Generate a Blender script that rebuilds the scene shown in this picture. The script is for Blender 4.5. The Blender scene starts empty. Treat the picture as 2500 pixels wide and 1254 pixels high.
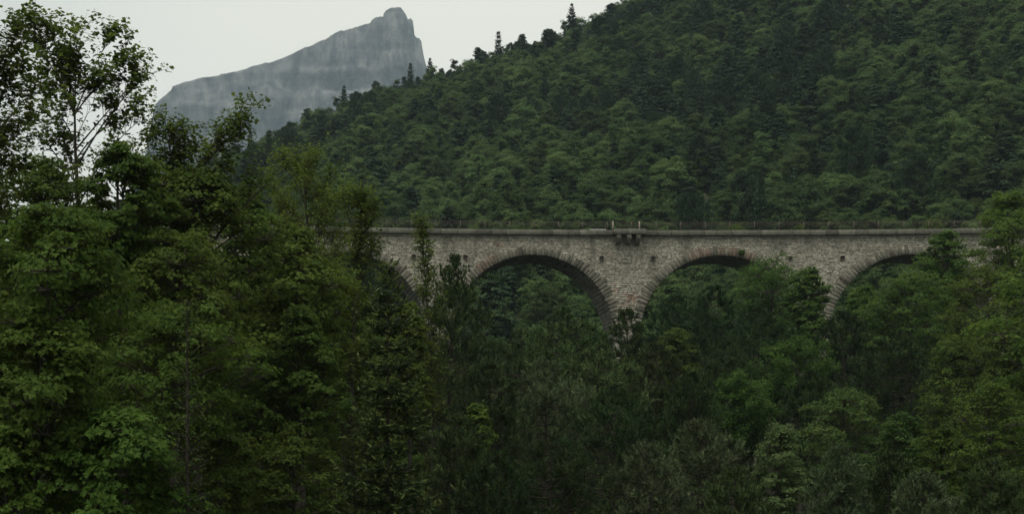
import bpy, math, time
import numpy as np
T0 = time.time()
sc = bpy.context.scene
COL = sc.collection
R = math.radians

# ------------------------------------------------------------------ camera
# level camera, rising front (lens shift): x_px = CX + F*X/Y, y_px = CY - F*Z/Y on the 2500 px wide picture
F, CX, CY = 3250.0, 880.0, 1190.0
cam_d = bpy.data.cameras.new('camera')
cam = bpy.data.objects.new('camera', cam_d); COL.objects.link(cam)
cam_d.sensor_fit = 'HORIZONTAL'; cam_d.sensor_width = 36.0
cam_d.lens = 36.0 * F / 2500.0
cam_d.shift_x = (1250 - CX) / 2500.0
cam_d.shift_y = (CY - 627) / 2500.0
cam_d.clip_start = 0.5; cam_d.clip_end = 30000
cam.location = (0, 0, 0); cam.rotation_euler = (R(90), 0, 0)
sc.camera = cam

# ------------------------------------------------------------------ sky and sun (dull overcast evening)
SUN_EL, SUN_AZ = 68.0, 212.0        # azimuth measured from +Y towards +X: high, veiled, behind the camera on the left
w = bpy.data.worlds.new('World'); sc.world = w; w.use_nodes = True
nt = w.node_tree; nt.nodes.clear()
N = nt.nodes.new; L = nt.links.new
out = N('ShaderNodeOutputWorld'); bg = N('ShaderNodeBackground')
sky = N('ShaderNodeTexSky'); sky.sky_type = 'NISHITA'; sky.sun_disc = False
sky.sun_elevation = R(SUN_EL); sky.sun_rotation = R(SUN_AZ)
sky.air_density = 1.2; sky.dust_density = 3.0; sky.ozone_density = 1.0
hs = N('ShaderNodeHueSaturation'); hs.inputs['Saturation'].default_value = 0.10
L(sky.outputs['Color'], hs.inputs['Color'])
tc = N('ShaderNodeTexCoord'); mp = N('ShaderNodeMapping'); mp.inputs['Scale'].default_value = (1.5, 1.5, 4.0)
L(tc.outputs['Generated'], mp.inputs['Vector'])
nz = N('ShaderNodeTexNoise'); nz.inputs['Scale'].default_value = 1.3; nz.inputs['Detail'].default_value = 4
L(mp.outputs['Vector'], nz.inputs['Vector'])
cr = N('ShaderNodeValToRGB')
cr.color_ramp.elements[0].position = 0.36; cr.color_ramp.elements[0].color = (3.2, 3.4, 3.1, 1)
cr.color_ramp.elements[1].position = 0.62; cr.color_ramp.elements[1].color = (4.5, 4.65, 4.15, 1)
L(nz.outputs['Fac'], cr.inputs['Fac'])
# the cloud thins, pale and warm, towards the ridge where the photograph shows it brightest
dt = N('ShaderNodeVectorMath'); dt.operation = 'DOT_PRODUCT'; dt.inputs[1].default_value = (0.135, 0.955, 0.265); L(tc.outputs['Generated'], dt.inputs[0])
gl = N('ShaderNodeMapRange'); gl.interpolation_type = 'SMOOTHSTEP'; gl.inputs['From Min'].default_value = 0.86; gl.inputs['From Max'].default_value = 1.0
gl.inputs['To Max'].default_value = 0.9; L(dt.outputs['Value'], gl.inputs['Value'])
gm = N('ShaderNodeMix'); gm.data_type = 'RGBA'; gm.inputs['B'].default_value = (6.5, 6.35, 5.4, 1); L(gl.outputs['Result'], gm.inputs['Factor']); L(cr.outputs['Color'], gm.inputs['A'])
mx = N('ShaderNodeMix'); mx.data_type = 'RGBA'; mx.inputs['Factor'].default_value = 0.75
L(hs.outputs['Color'], mx.inputs['A']); L(gm.outputs['Result'], mx.inputs['B'])
L(mx.outputs['Result'], bg.inputs['Color'])
bg.inputs['Strength'].default_value = 0.1
L(bg.outputs['Background'], out.inputs['Surface'])

sun_d = bpy.data.lights.new('sun', 'SUN'); sun_d.energy = 1.5; sun_d.angle = R(28); sun_d.color = (1.0, 0.95, 0.88)
sun = bpy.data.objects.new('sun', sun_d); COL.objects.link(sun)
sun.rotation_euler = (R(90 - SUN_EL), 0, R(180 - SUN_AZ))

sc.view_settings.view_transform = 'Standard'; sc.view_settings.look = 'None'
sc.view_settings.gamma = 1.0; sc.view_settings.use_curve_mapping = False
sc.view_settings.exposure = 0.84
sc.render.engine = 'CYCLES'
sc.cycles.max_bounces = 4; sc.cycles.diffuse_bounces = 2; sc.cycles.glossy_bounces = 1
sc.cycles.transmission_bounces = 3; sc.cycles.volume_bounces = 0
sc.cycles.use_denoising = True; sc.cycles.denoiser = 'OPENIMAGEDENOISE'; sc.cycles.denoising_input_passes = 'RGB_ALBEDO_NORMAL'; sc.cycles.denoising_prefilter = 'NONE'

# ------------------------------------------------------------------ helpers
def px(x, y, Y):
    """point at distance Y that the photograph shows at pixel (x, y)"""
    return np.array([(x - CX) / F * Y, Y, (CY - y) / F * Y])

_perm = np.random.RandomState(7).permutation(4096)
def _hash(ix, iy, iz):
    return _perm[(_perm[(_perm[ix & 4095] + iy) & 4095] + iz) & 4095] / 4095.0
def vnoise(x, y, z):
    x, y, z = np.broadcast_arrays(np.asarray(x, float), y, z)
    ix, iy, iz = np.floor(x).astype(int), np.floor(y).astype(int), np.floor(z).astype(int)
    fx, fy, fz = x - ix, y - iy, z - iz
    fx, fy, fz = [f * f * (3 - 2 * f) for f in (fx, fy, fz)]
    r = 0
    for a in (0, 1):
        for b in (0, 1):
            for c in (0, 1):
                wgt = (fx if a else 1 - fx) * (fy if b else 1 - fy) * (fz if c else 1 - fz)
                r = r + wgt * _hash(ix + a, iy + b, iz + c)
    return r * 2 - 1
def fbm(x, y, z, o=4):
    r, a = 0, 1.0
    for k in range(o):
        r = r + a * vnoise(x * 2 ** k + 17.3 * k, y * 2 ** k + 5.1 * k, z * 2 ** k + 9.7 * k); a *= 0.5
    return r

def make_mesh(name, V, faces, mats, midx=None, tone=None, smooth=False, tint=None):
    """faces: list of (n,k) index arrays"""
    me = bpy.data.meshes.new(name)
    V = np.asarray(V, np.float32).reshape(-1, 3)
    faces = [np.asarray(f, np.int32) for f in faces if len(f)]
    nl = sum(f.size for f in faces); npoly = sum(len(f) for f in faces)
    me.vertices.add(len(V)); me.vertices.foreach_set('co', V.ravel())
    me.loops.add(nl); me.loops.foreach_set('vertex_index', np.concatenate([f.ravel() for f in faces]))
    sizes = np.concatenate([np.full(len(f), f.shape[1]) for f in faces])
    me.polygons.add(npoly)
    me.polygons.foreach_set('loop_start', np.concatenate([[0], np.cumsum(sizes)[:-1]]).astype(np.int32))
    for m in (mats if isinstance(mats, (list, tuple)) else [mats]): me.materials.append(m)
    if midx is not None: me.polygons.foreach_set('material_index', np.asarray(midx, np.int32))
    if smooth: me.polygons.foreach_set('use_smooth', np.ones(npoly, bool))
    if tone is not None:
        a = me.attributes.new('tone', 'FLOAT', 'POINT'); a.data.foreach_set('value', np.asarray(tone, np.float32))
    if tint is not None:
        t = np.ones((len(V), 4), np.float32); t[:, :3] = tint
        a = me.attributes.new('tint', 'FLOAT_COLOR', 'POINT'); a.data.foreach_set('color', t.ravel())
    me.update(calc_edges=True)
    return me

def add(name, me, parent=None, loc=None, kind=None, label=None, cat=None, group=None):
    o = bpy.data.objects.new(name, me); COL.objects.link(o)
    if parent is not None: o.parent = parent
    if loc is not None: o.location = loc
    if kind: o['kind'] = kind
    if label: o['label'] = label
    if cat: o['category'] = cat
    if group: o['group'] = group
    return o

# ------------------------------------------------------------------ materials
def new_mat(name):
    m = bpy.data.materials.new(name); m.use_nodes = True
    n = m.node_tree.nodes; n.clear()
    return m, n.new, m.node_tree.links.new

def leaf_mat(name, dark, light, transl=0.40, spec=0.06, rough=0.6, vary=0.35):
    m, N, L = new_mat(name)
    o = N('ShaderNodeOutputMaterial')
    at = N('ShaderNodeAttribute'); at.attribute_name = 'tone'
    mx = N('ShaderNodeMix'); mx.data_type = 'RGBA'
    mx.inputs['A'].default_value = (*dark, 1); mx.inputs['B'].default_value = (*light, 1)
    L(at.outputs['Fac'], mx.inputs['Factor'])
    oi = N('ShaderNodeObjectInfo')
    mr = N('ShaderNodeMapRange'); mr.inputs['To Min'].default_value = 1 - vary; mr.inputs['To Max'].default_value = 1 + vary
    L(oi.outputs['Random'], mr.inputs['Value'])
    hs = N('ShaderNodeHueSaturation'); L(mx.outputs['Result'], hs.inputs['Color']); L(mr.outputs['Result'], hs.inputs['Value'])
    mh = N('ShaderNodeMath'); mh.operation = 'MULTIPLY_ADD'; mh.inputs[1].default_value = 0.022; mh.inputs[2].default_value = 0.489
    fr = N('ShaderNodeMath'); fr.operation = 'FRACT'; m7 = N('ShaderNodeMath'); m7.operation = 'MULTIPLY'; m7.inputs[1].default_value = 7.31
    L(oi.outputs['Random'], m7.inputs[0]); L(m7.outputs[0], fr.inputs[0]); L(fr.outputs[0], mh.inputs[0]); L(mh.outputs[0], hs.inputs['Hue'])
    p = N('ShaderNodeBsdfPrincipled'); p.inputs['Roughness'].default_value = rough
    p.inputs['Specular IOR Level'].default_value = spec
    L(hs.outputs['Color'], p.inputs['Base Color'])
    t = N('ShaderNodeBsdfTranslucent')
    h2 = N('ShaderNodeHueSaturation'); h2.inputs['Hue'].default_value = 0.485; h2.inputs['Value'].default_value = 1.7
    L(hs.outputs['Color'], h2.inputs['Color']); L(h2.outputs['Color'], t.inputs['Color'])
    ms = N('ShaderNodeMixShader'); ms.inputs['Fac'].default_value = transl
    L(p.outputs[0], ms.inputs[1]); L(t.outputs[0], ms.inputs[2]); L(ms.outputs[0], o.inputs['Surface'])
    return m

def bark_mat(name, a, b, scale=6.0):
    m, N, L = new_mat(name)
    o = N('ShaderNodeOutputMaterial'); p = N('ShaderNodeBsdfPrincipled'); p.inputs['Roughness'].default_value = 0.9
    p.inputs['Specular IOR Level'].default_value = 0.1
    tc = N('ShaderNodeTexCoord'); mp = N('ShaderNodeMapping'); mp.inputs['Scale'].default_value = (1, 1, 0.25)
    nz = N('ShaderNodeTexNoise'); nz.inputs['Scale'].default_value = scale; nz.inputs['Detail'].default_value = 3
    L(tc.outputs['Object'], mp.inputs['Vector']); L(mp.outputs[0], nz.inputs['Vector'])
    mx = N('ShaderNodeMix'); mx.data_type = 'RGBA'; mx.inputs['A'].default_value = (*a, 1); mx.inputs['B'].default_value = (*b, 1)
    L(nz.outputs['Fac'], mx.inputs['Factor']); L(mx.outputs['Result'], p.inputs['Base Color'])
    L(p.outputs[0], o.inputs['Surface'])
    return m

M_MAPLE = leaf_mat('leaf_maple', (0.027, 0.054, 0.008), (0.086, 0.136, 0.025), vary=0.05)
M_LIME = leaf_mat('leaf_broad', (0.027, 0.051, 0.008), (0.086, 0.128, 0.024), vary=0.15)
M_ASH = leaf_mat('leaf_ash', (0.036, 0.066, 0.01), (0.102, 0.146, 0.026), vary=0.1)
M_LOCUST = leaf_mat('leaf_locust', (0.024, 0.056, 0.01), (0.074, 0.13, 0.025), vary=0.2)
M_OAK = leaf_mat('leaf_oak', (0.029, 0.06, 0.014), (0.088, 0.134, 0.036), vary=0.12)
M_PALE = leaf_mat('leaf_pale', (0.042, 0.076, 0.024), (0.112, 0.16, 0.058), vary=0.05)
M_PINE = leaf_mat('needle_pine', (0.019, 0.036, 0.011), (0.096, 0.134, 0.048), transl=0.15, vary=0.32)
M_PPINE = leaf_mat('needle_pale_pine', (0.028, 0.048, 0.020), (0.118, 0.155, 0.074), transl=0.15, vary=0.1)
M_DARK_SHADED_PINE = leaf_mat('needle_dark_shaded_pine', (0.017, 0.034, 0.011), (0.05, 0.08, 0.028), transl=0.12, vary=0.15)  # darker needles for dark pines; for shaded ones the shade is coloured in
M_FIR = leaf_mat('needle_fir', (0.014, 0.032, 0.011), (0.080, 0.112, 0.030), transl=0.1, vary=0.1)
M_HBROAD = leaf_mat('leaf_hill_broad', (0.031, 0.060, 0.019), (0.092, 0.140, 0.046), vary=0.42)
M_HPINE = leaf_mat('needle_hill', (0.02, 0.04, 0.017), (0.052, 0.082, 0.036), transl=0.1, vary=0.3)
M_BARK = bark_mat('bark_grey', (0.028, 0.024, 0.019), (0.07, 0.062, 0.05))
M_PBARK = bark_mat('bark_pine', (0.025, 0.021, 0.017), (0.062, 0.052, 0.042))

def ground_mat():
    m, N, L = new_mat('forest_floor')
    o = N('ShaderNodeOutputMaterial'); p = N('ShaderNodeBsdfPrincipled'); p.inputs['Roughness'].default_value = 1
    tc = N('ShaderNodeTexCoord'); nz = N('ShaderNodeTexNoise'); nz.inputs['Scale'].default_value = 0.4; nz.inputs['Detail'].default_value = 6
    L(tc.outputs['Object'], nz.inputs['Vector'])
    cr = N('ShaderNodeValToRGB'); e = cr.color_ramp.elements
    e[0].position = 0.35; e[0].color = (0.018, 0.022, 0.010, 1); e[1].position = 0.65; e[1].color = (0.045, 0.05, 0.02, 1)
    L(nz.outputs['Fac'], cr.inputs['Fac']); L(cr.outputs['Color'], p.inputs['Base Color']); L(p.outputs[0], o.inputs['Surface'])
    return m
M_GROUND = ground_mat()

def rock_mat():
    m, N, L = new_mat('limestone_cliff')
    o = N('ShaderNodeOutputMaterial'); p = N('ShaderNodeBsdfPrincipled'); p.inputs['Roughness'].default_value = 0.95
    p.inputs['Specular IOR Level'].default_value = 0.1
    tc = N('ShaderNodeTexCoord')
    mp = N('ShaderNodeMapping'); mp.inputs['Scale'].default_value = (0.0065, 0.0065, 0.042); mp.inputs['Rotation'].default_value = (0, R(-7), 0); L(tc.outputs['Object'], mp.inputs['Vector'])
    n1 = N('ShaderNodeTexNoise'); n1.inputs['Scale'].default_value = 1; n1.inputs['Detail'].default_value = 8; n1.inputs['Roughness'].default_value = 0.66
    L(mp.outputs[0], n1.inputs['Vector'])
    mp2 = N('ShaderNodeMapping'); mp2.inputs['Scale'].default_value = (0.030, 0.030, 0.016); L(tc.outputs['Object'], mp2.inputs['Vector'])
    n2 = N('ShaderNodeTexNoise'); n2.inputs['Scale'].default_value = 1; n2.inputs['Detail'].default_value = 8; n2.inputs['Roughness'].default_value = 0.72; L(mp2.outputs[0], n2.inputs['Vector'])
    ad = N('ShaderNodeMath'); ad.operation = 'MULTIPLY_ADD'; ad.inputs[1].default_value = 0.5; L(n1.outputs['Fac'], ad.inputs[0]); m13 = N('ShaderNodeMath'); m13.operation = 'MULTIPLY'; m13.inputs[1].default_value = 1.5; L(n2.outputs['Fac'], m13.inputs[0]); L(m13.outputs[0], ad.inputs[2])
    cr = N('ShaderNodeValToRGB'); e = cr.color_ramp.elements
    e[0].position = 0.41; e[0].color = (0.03, 0.034, 0.034, 1); e[1].position = 0.59; e[1].color = (0.185, 0.18, 0.165, 1)
    hf = N('ShaderNodeMath'); hf.operation = 'MULTIPLY'; hf.inputs[1].default_value = 0.5; L(ad.outputs[0], hf.inputs[0])
    L(hf.outputs[0], cr.inputs['Fac'])
    mp3 = N('ShaderNodeMapping'); mp3.inputs['Scale'].default_value = (0.016, 0.016, 0.0035); L(tc.outputs['Object'], mp3.inputs['Vector'])
    n3 = N('ShaderNodeTexNoise'); n3.inputs['Scale'].default_value = 1; n3.inputs['Detail'].default_value = 6; n3.inputs['Roughness'].default_value = 0.6; L(mp3.outputs[0], n3.inputs['Vector'])
    ab = N('ShaderNodeMath'); ab.operation = 'SUBTRACT'; ab.inputs[1].default_value = 0.5; L(n3.outputs['Fac'], ab.inputs[0])
    aa = N('ShaderNodeMath'); aa.operation = 'ABSOLUTE'; L(ab.outputs[0], aa.inputs[0])
    rr = N('ShaderNodeMapRange'); rr.inputs['From Max'].default_value = 0.035; rr.inputs['To Min'].default_value = 0.62; rr.inputs['To Max'].default_value = 1.0; L(aa.outputs[0], rr.inputs['Value'])
    vm = N('ShaderNodeVectorMath'); vm.operation = 'SCALE'; L(cr.outputs['Color'], vm.inputs[0]); L(rr.outputs[0], vm.inputs['Scale']); L(vm.outputs[0], p.inputs['Base Color'])
    L(p.outputs[0], o.inputs['Surface'])
    return m
M_ROCK = rock_mat()

def stone_mat(name, gain=1.0, mossy=0.0):
    m, N, L = new_mat(name)
    o = N('ShaderNodeOutputMaterial'); p = N('ShaderNodeBsdfPrincipled'); p.inputs['Roughness'].default_value = 0.9
    p.inputs['Specular IOR Level'].default_value = 0.15
    at = N('ShaderNodeAttribute'); at.attribute_name = 'tint'
    ge = N('ShaderNodeNewGeometry')
    n1 = N('ShaderNodeTexNoise'); n1.inputs['Scale'].default_value = 2.6; n1.inputs['Detail'].default_value = 6; n1.inputs['Roughness'].default_value = 0.65
    L(ge.outputs['Position'], n1.inputs['Vector'])
    r1 = N('ShaderNodeMapRange'); r1.inputs['From Min'].default_value = 0.3; r1.inputs['From Max'].default_value = 0.7
    r1.inputs['To Min'].default_value = 0.62 * gain; r1.inputs['To Max'].default_value = 1.25 * gain
    L(n1.outputs['Fac'], r1.inputs['Value'])
    vm = N('ShaderNodeVectorMath'); vm.operation = 'SCALE'; L(at.outputs['Color'], vm.inputs[0]); L(r1.outputs[0], vm.inputs['Scale'])
    # dark weathering in streaks
    mp = N('ShaderNodeMapping'); mp.inputs['Scale'].default_value = (0.95, 0.95, 0.13); L(ge.outputs['Position'], mp.inputs['Vector'])
    n2 = N('ShaderNodeTexNoise'); n2.inputs['Scale'].default_value = 1.0; n2.inputs['Detail'].default_value = 5; L(mp.outputs[0], n2.inputs['Vector'])
    r2 = N('ShaderNodeMapRange'); r2.inputs['From Min'].default_value = 0.5 - 0.06 * mossy; r2.inputs['From Max'].default_value = 0.72
    r2.inputs['To Max'].default_value = 0.55 + 0.25 * mossy
    L(n2.outputs['Fac'], r2.inputs['Value'])
    mx = N('ShaderNodeMix'); mx.data_type = 'RGBA'; mx.inputs['B'].default_value = (0.085, 0.088, 0.062, 1)
    L(r2.outputs[0], mx.inputs['Factor']); L(vm.outputs[0], mx.inputs['A'])
    L(mx.outputs['Result'], p.inputs['Base Color'])
    bp = N('ShaderNodeBump'); bp.inputs['Strength'].default_value = 0.6; bp.inputs['Distance'].default_value = 0.05
    n3 = N('ShaderNodeTexNoise'); n3.inputs['Scale'].default_value = 9; n3.inputs['Detail'].default_value = 4; L(ge.outputs['Position'], n3.inputs['Vector'])
    L(n3.outputs['Fac'], bp.inputs['Height']); L(bp.outputs[0], p.inputs['Normal'])
    L(p.outputs[0], o.inputs['Surface'])
    return m
M_STONE = stone_mat('wall_stone')
M_RING = stone_mat('arch_stone', 1.0, 0.7)
M_COPE = stone_mat('coping_stone', 1.0, 0.4)

def plain_mat(name, a, b, scale, rough=0.9, metal=0.0):
    m, N, L = new_mat(name)
    o = N('ShaderNodeOutputMaterial'); p = N('ShaderNodeBsdfPrincipled'); p.inputs['Roughness'].default_value = rough
    p.inputs['Metallic'].default_value = metal
    ge = N('ShaderNodeNewGeometry'); nz = N('ShaderNodeTexNoise'); nz.inputs['Scale'].default_value = scale; nz.inputs['Detail'].default_value = 5
    L(ge.outputs['Position'], nz.inputs['Vector'])
    mx = N('ShaderNodeMix'); mx.data_type = 'RGBA'; mx.inputs['A'].default_value = (*a, 1); mx.inputs['B'].default_value = (*b, 1)
    L(nz.outputs['Fac'], mx.inputs['Factor']); L(mx.outputs['Result'], p.inputs['Base Color']); L(p.outputs[0], o.inputs['Surface'])
    return m
M_MORTAR = plain_mat('mortar', (0.10, 0.09, 0.07), (0.20, 0.18, 0.145), 3.0)
M_RUST = plain_mat('rusty_iron', (0.045, 0.034, 0.026), (0.115, 0.085, 0.062), 8.0, 0.8)
M_POST = plain_mat('pale_rust_post', (0.18, 0.145, 0.115), (0.30, 0.25, 0.20), 8.0, 0.8)
M_WHITE = plain_mat('white_paint', (0.35, 0.36, 0.33), (0.7, 0.7, 0.66), 6.0, 0.6)
M_DRAIN_SHADE = plain_mat('drain_shade', (0.012, 0.011, 0.009), (0.03, 0.026, 0.02), 5.0)  # near-black colour standing in for the shade inside the drains
M_BALLAST = plain_mat('ballast', (0.06, 0.06, 0.05), (0.16, 0.15, 0.13), 2.0)

# ------------------------------------------------------------------ terrain
RIDGE_Y, FOOT_Y = 430.0, 142.0
_rx = np.array([-2500, -900, -300, 0, 200, 380, 470, 545, 650, 700, 760, 850, 950, 1050, 1150, 1250, 1330, 1400, 1470, 1550, 1800, 2500, 3200, 5000])
_ry = np.array([1100, 1060, 980, 800, 660, 500, 445, 402, 345, 318, 285, 248, 205, 182, 152, 112, 88, 58, 22, -30, -160, -420, -560, -700])
def ridge_h(X):
    xp = CX + F * X / RIDGE_Y
    return (CY - np.interp(xp, _rx, _ry)) / F * RIDGE_Y - 8.0
def valley_h(X, Y):
    h = np.interp(Y, [-60, 0, 12, 40, 90, 125, 145], [-1.7, -1.7, -3.0, -5.5, -5.0, -2.0, 0.5])
    return h + 0.5 * vnoise(X * 0.08, Y * 0.08, 0.0)
def ground_h(X, Y):
    X = np.asarray(X, float); Y = np.asarray(Y, float)
    t = np.clip((Y - FOOT_Y) / (RIDGE_Y - FOOT_Y), 0, 1)
    v = valley_h(X, np.minimum(Y, 145))
    hr = ridge_h(X)
    bump = 5.0 * fbm(X * 0.016, Y * 0.016, 2.0, 3) * np.sin(np.pi * np.clip(t, 0, 1))
    h = v + np.maximum(hr - v, 0) * t ** 0.93 + bump * (hr > 10)
    back = np.clip((Y - RIDGE_Y) / 320.0, 0, 1)
    h = h * (1 - back ** 1.3) + (-6.0) * back ** 1.3
    return h

def grid_mesh(name, xs, ys, hf, mat):
    X, Y = np.meshgrid(xs, ys); Z = hf(X, Y)
    nx, ny = len(xs), len(ys)
    V = np.stack([X, Y, Z], -1).reshape(-1, 3)
    i = (np.arange(ny - 1)[:, None] * nx + np.arange(nx - 1)[None]).ravel()
    Fq = np.stack([i, i + 1, i + 1 + nx, i + nx], 1)
    return make_mesh(name, V, [Fq], mat, smooth=True)
xs = np.concatenate([np.linspace(-9000, -520, 12), np.linspace(-480, 620, 170), np.linspace(660, 9000, 12)])
ys = np.concatenate([np.linspace(-400, -70, 6), np.linspace(-60, 760, 150), np.linspace(800, 9000, 14)])
add('ground', grid_mesh('ground', xs, ys, ground_h, M_GROUND), kind='structure')

# far cliff mountain: closed ridge body, crest at MY
MY = 3600.0; MK = MY / 2600.0
_mx = np.array([250, 300, 340, 362, 371, 375, 380, 388, 414, 418, 422, 440, 500, 560, 640, 690, 760, 790, 812, 830, 852, 880, 903, 909, 925, 935, 937, 942, 950, 965, 980, 986, 990, 996, 1003, 1008, 1010, 1012, 1015, 1024, 1028, 1031, 1037, 1042, 1060, 1100, 1180, 1300, 1500])
_my = np.array([700, 560, 430, 350, 300, 270, 256, 246, 226, 222, 212, 205, 192, 180, 158, 143, 112, 98, 88, 78, 71, 63, 56, 49, 44, 43, 34, 28, 23, 20, 22, 30, 38, 52, 48, 56, 72, 88, 92, 96, 102, 120, 150, 166, 240, 330, 420, 520, 700])
def mountain():
    u = np.unique(np.concatenate([_mx, np.linspace(250, 1500, 130), np.linspace(800, 1060, 110)]))
    top = np.interp(u, _mx, _my)
    rough = (1.6 * vnoise(u * 0.13, 3.3, 1.0) + 0.9 * vnoise(u * 0.4, 8.0, 2.0) + 2.0 * vnoise(u * 0.05, 1.0, 5.0)) * np.clip((u - 375) / 20, 0, 1)
    X = (u - CX) / F * MY; Zt = (CY - top - rough) / F * MY
    tt = np.linspace(0, 1, 130) ** 0.75
    Vs, nx = [], len(u)
    for side in (-1, 1):
        t = tt[:, None]; Z = -10 + (Zt[None] + 10) * t
        d = (1 - t)
        off = MK * (60 * d + 330 * np.clip(d - 0.45, 0, 1) ** 1.2)          # cliff above, scree apron below
        Xn, Zn = X[None] / MK, Z / MK
        led = fbm(Xn * 0.002, Zn * 0.028 + 0.0012 * Xn, 7.0, 4)
        rel = MK * (16 * fbm(Xn * 0.009, Zn * 0.004, 1.0 + side, 4) + 14 * fbm(Xn * 0.035, Zn * 0.012, 4.0 + side, 5) + 20 * led)
        rel = rel * np.clip(d * 9, 0, 1)
        Y = MY + side * (off + 4) + rel
        Vs.append(np.stack([np.broadcast_to(X[None], Z.shape), Y, Z], -1).reshape(-1, 3))
    n1 = len(Vs[0]); ny = len(tt)
    i = (np.arange(ny - 1)[:, None] * nx + np.arange(nx - 1)[None]).ravel()
    q = np.stack([i, i + 1, i + 1 + nx, i + nx], 1)
    k = (ny - 1) * nx + np.arange(nx - 1)
    cap = np.stack([k, k + 1, k + 1 + n1, k + n1], 1)
    return make_mesh('mountain', np.concatenate(Vs), [q, q[:, ::-1] + n1, cap], M_ROCK)
add('mountain', mountain(), kind='structure')

# ------------------------------------------------------------------ viaduct (gently curved in plan)
VR, VS0, VD = 360.0, (1700 - CX) * 0.04, 130.0
SC = 0.04                                       # metres per photo pixel on the front face
def vs(x): return (x - CX) * SC                 # pixel column -> chainage
def vz(y): return (CY - y) * SC
VBASE = np.array([VS0, VD, -3.0])
def bend(P):
    """(chainage, depth behind front face, height) -> scene, relative to the viaduct's base point"""
    P = np.asarray(P, float); a = (P[..., 0] - VS0) / VR; r = VR + P[..., 1]
    return np.stack([VS0 + r * np.sin(a), VD - VR + r * np.cos(a), P[..., 2]], -1) - VBASE
BAY, ARCH_R, WIDTH = 460 * SC, 199 * SC, 5.2
SPRING = vz(822)
CENTRES = [vs(1301 + 460 * k) for k in range(-2, 4)]
S_MIN, S_MAX = CENTRES[0] - BAY / 2, CENTRES[-1] + BAY / 2
WALL_TOP = vz(581.5)
viaduct = add('viaduct', None, loc=VBASE, label='grey stone railway viaduct with round arches crossing the wooded valley', cat='viaduct')
rng = np.random.RandomState(11)

def stone_quads(A, B, Cc, D, front, back, inset, prng):
    """a pillow-faced block from 4 corner arrays (n,2)=(s,z); front/back depth arrays; returns V (n,12,3), quads (n*9,4)"""
    n = len(A)
    cen = (A + B + Cc + D) / 4
    V = np.zeros((n, 12, 3))
    for k, c in enumerate((A, B, Cc, D)):
        V[:, k, 0], V[:, k, 2], V[:, k, 1] = c[:, 0], c[:, 1], back
        V[:, 4 + k, 0], V[:, 4 + k, 2], V[:, 4 + k, 1] = c[:, 0], c[:, 1], front + 0.035
        d = cen - c; ln = np.linalg.norm(d, axis=1, keepdims=True)
        ci = c + d / ln * inset[:, None]
        V[:, 8 + k, 0], V[:, 8 + k, 2] = ci[:, 0], ci[:, 1]
        V[:, 8 + k, 1] = front + prng.uniform(-0.02, 0.02, n)
    loc = []
    for k in range(4):
        j = (k + 1) % 4
        loc += [[k, j, 4 + j, 4 + k], [4 + k, 4 + j, 8 + j, 8 + k]]
    loc.append([8, 9, 10, 11])
    loc = np.array(loc)
    return V, (loc[None] + 12 * np.arange(n)[:, None, None]).reshape(-1, 4), loc

# --- core: wall body with arch openings
def core():
    colS, colB = [], []
    for c in CENTRES:
        for s, b in ((c - BAY / 2, -6.0), (c - ARCH_R - 0.02, -6.0)): colS.append(s); colB.append(b)
        th = np.linspace(math.pi, 0, 49)
        colS += list(c + (ARCH_R + 0.02) * np.cos(th)); colB += list(SPRING + (ARCH_R + 0.02) * np.sin(th))
        colS.append(c + ARCH_R + 0.02); colB.append(-6.0)
    colS.append(S_MAX); colB.append(-6.0)
    S, B = np.array(colS), np.array(colB); n = len(S)
    f, b = 0.10, WIDTH - 0.10
    rows = [np.stack([S, np.full(n, d), z], 1) for d, z in ((f, B), (f, np.full(n, WALL_TOP)), (b, np.full(n, WALL_TOP)), (b, B))]
    V = bend(np.concatenate(rows)); i = np.arange(n - 1); Q = []
    for a_, b_ in ((0, 1), (1, 2), (2, 3), (3, 0)):
        Q.append(np.stack([a_ * n + i, a_ * n + i + 1, b_ * n + i + 1, b_ * n + i], 1))
    return make_mesh('core', V, [np.concatenate(Q)], M_MORTAR)
add('masonry_core', core(), viaduct)

# --- wall stones in courses, front face
CH = 0.205
st = []
z = WALL_TOP
ci = 0
while z > -3.5:
    z0, z1 = z - CH * rng.uniform(0.92, 1.08), z
    free = [(S_MIN, S_MAX)]
    for c in CENTRES:
        zz = z0 - SPRING; rr = ARCH_R + 0.33
        if zz < 0: h = ARCH_R + 0.0
        elif zz < rr: h = max(math.sqrt(rr * rr - zz * zz), 0.0)
        else: continue
        if zz < 0: h = ARCH_R
        nf = []
        for a, b in free:
            if c + h <= a or c - h >= b: nf.append((a, b)); continue
            if c - h > a: nf.append((a, c - h))
            if c + h < b: nf.append((c + h, b))
        free = nf
    for a, b in free:
        s = a
        while s < b - 1e-6:
            ln = rng.uniform(0.30, 0.64)
            if b - (s + ln) < 0.2: ln = b - s
            st.append((s, min(s + ln, b), z0, z1)); s += ln
    z = z0
st = np.array(st)
HOLES = [(c + sg * 167 * SC, vz(630.5)) for c in CENTRES for sg in (-1, 1)]
g = 0.012
A = st[:, [0, 2]] + [g, g]; B = np.stack([st[:, 1] - g, st[:, 2] + g], 1)
C_ = np.stack([st[:, 1] - g, st[:, 3] - g], 1); D = np.stack([st[:, 0] + g, st[:, 3] - g], 1)
n = len(st)
jit = lambda: rng.uniform(-0.014, 0.014, (n, 2))
A += jit(); B += jit(); C_ += jit(); D += jit()
Vst, Qst, LOCQ = stone_quads(A, B, C_, D, rng.uniform(-0.025, 0.03, n), np.full(n, 0.14), np.full(n, 0.035), rng)
mid_s, mid_z = (st[:, 0] + st[:, 1]) / 2, (st[:, 2] + st[:, 3]) / 2
bright = np.clip(rng.normal(1.0, 0.12, n), 0.6, 1.4) * (1 + 0.16 * fbm(mid_s * 0.25, mid_z * 0.5, 3.0, 3))
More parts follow.
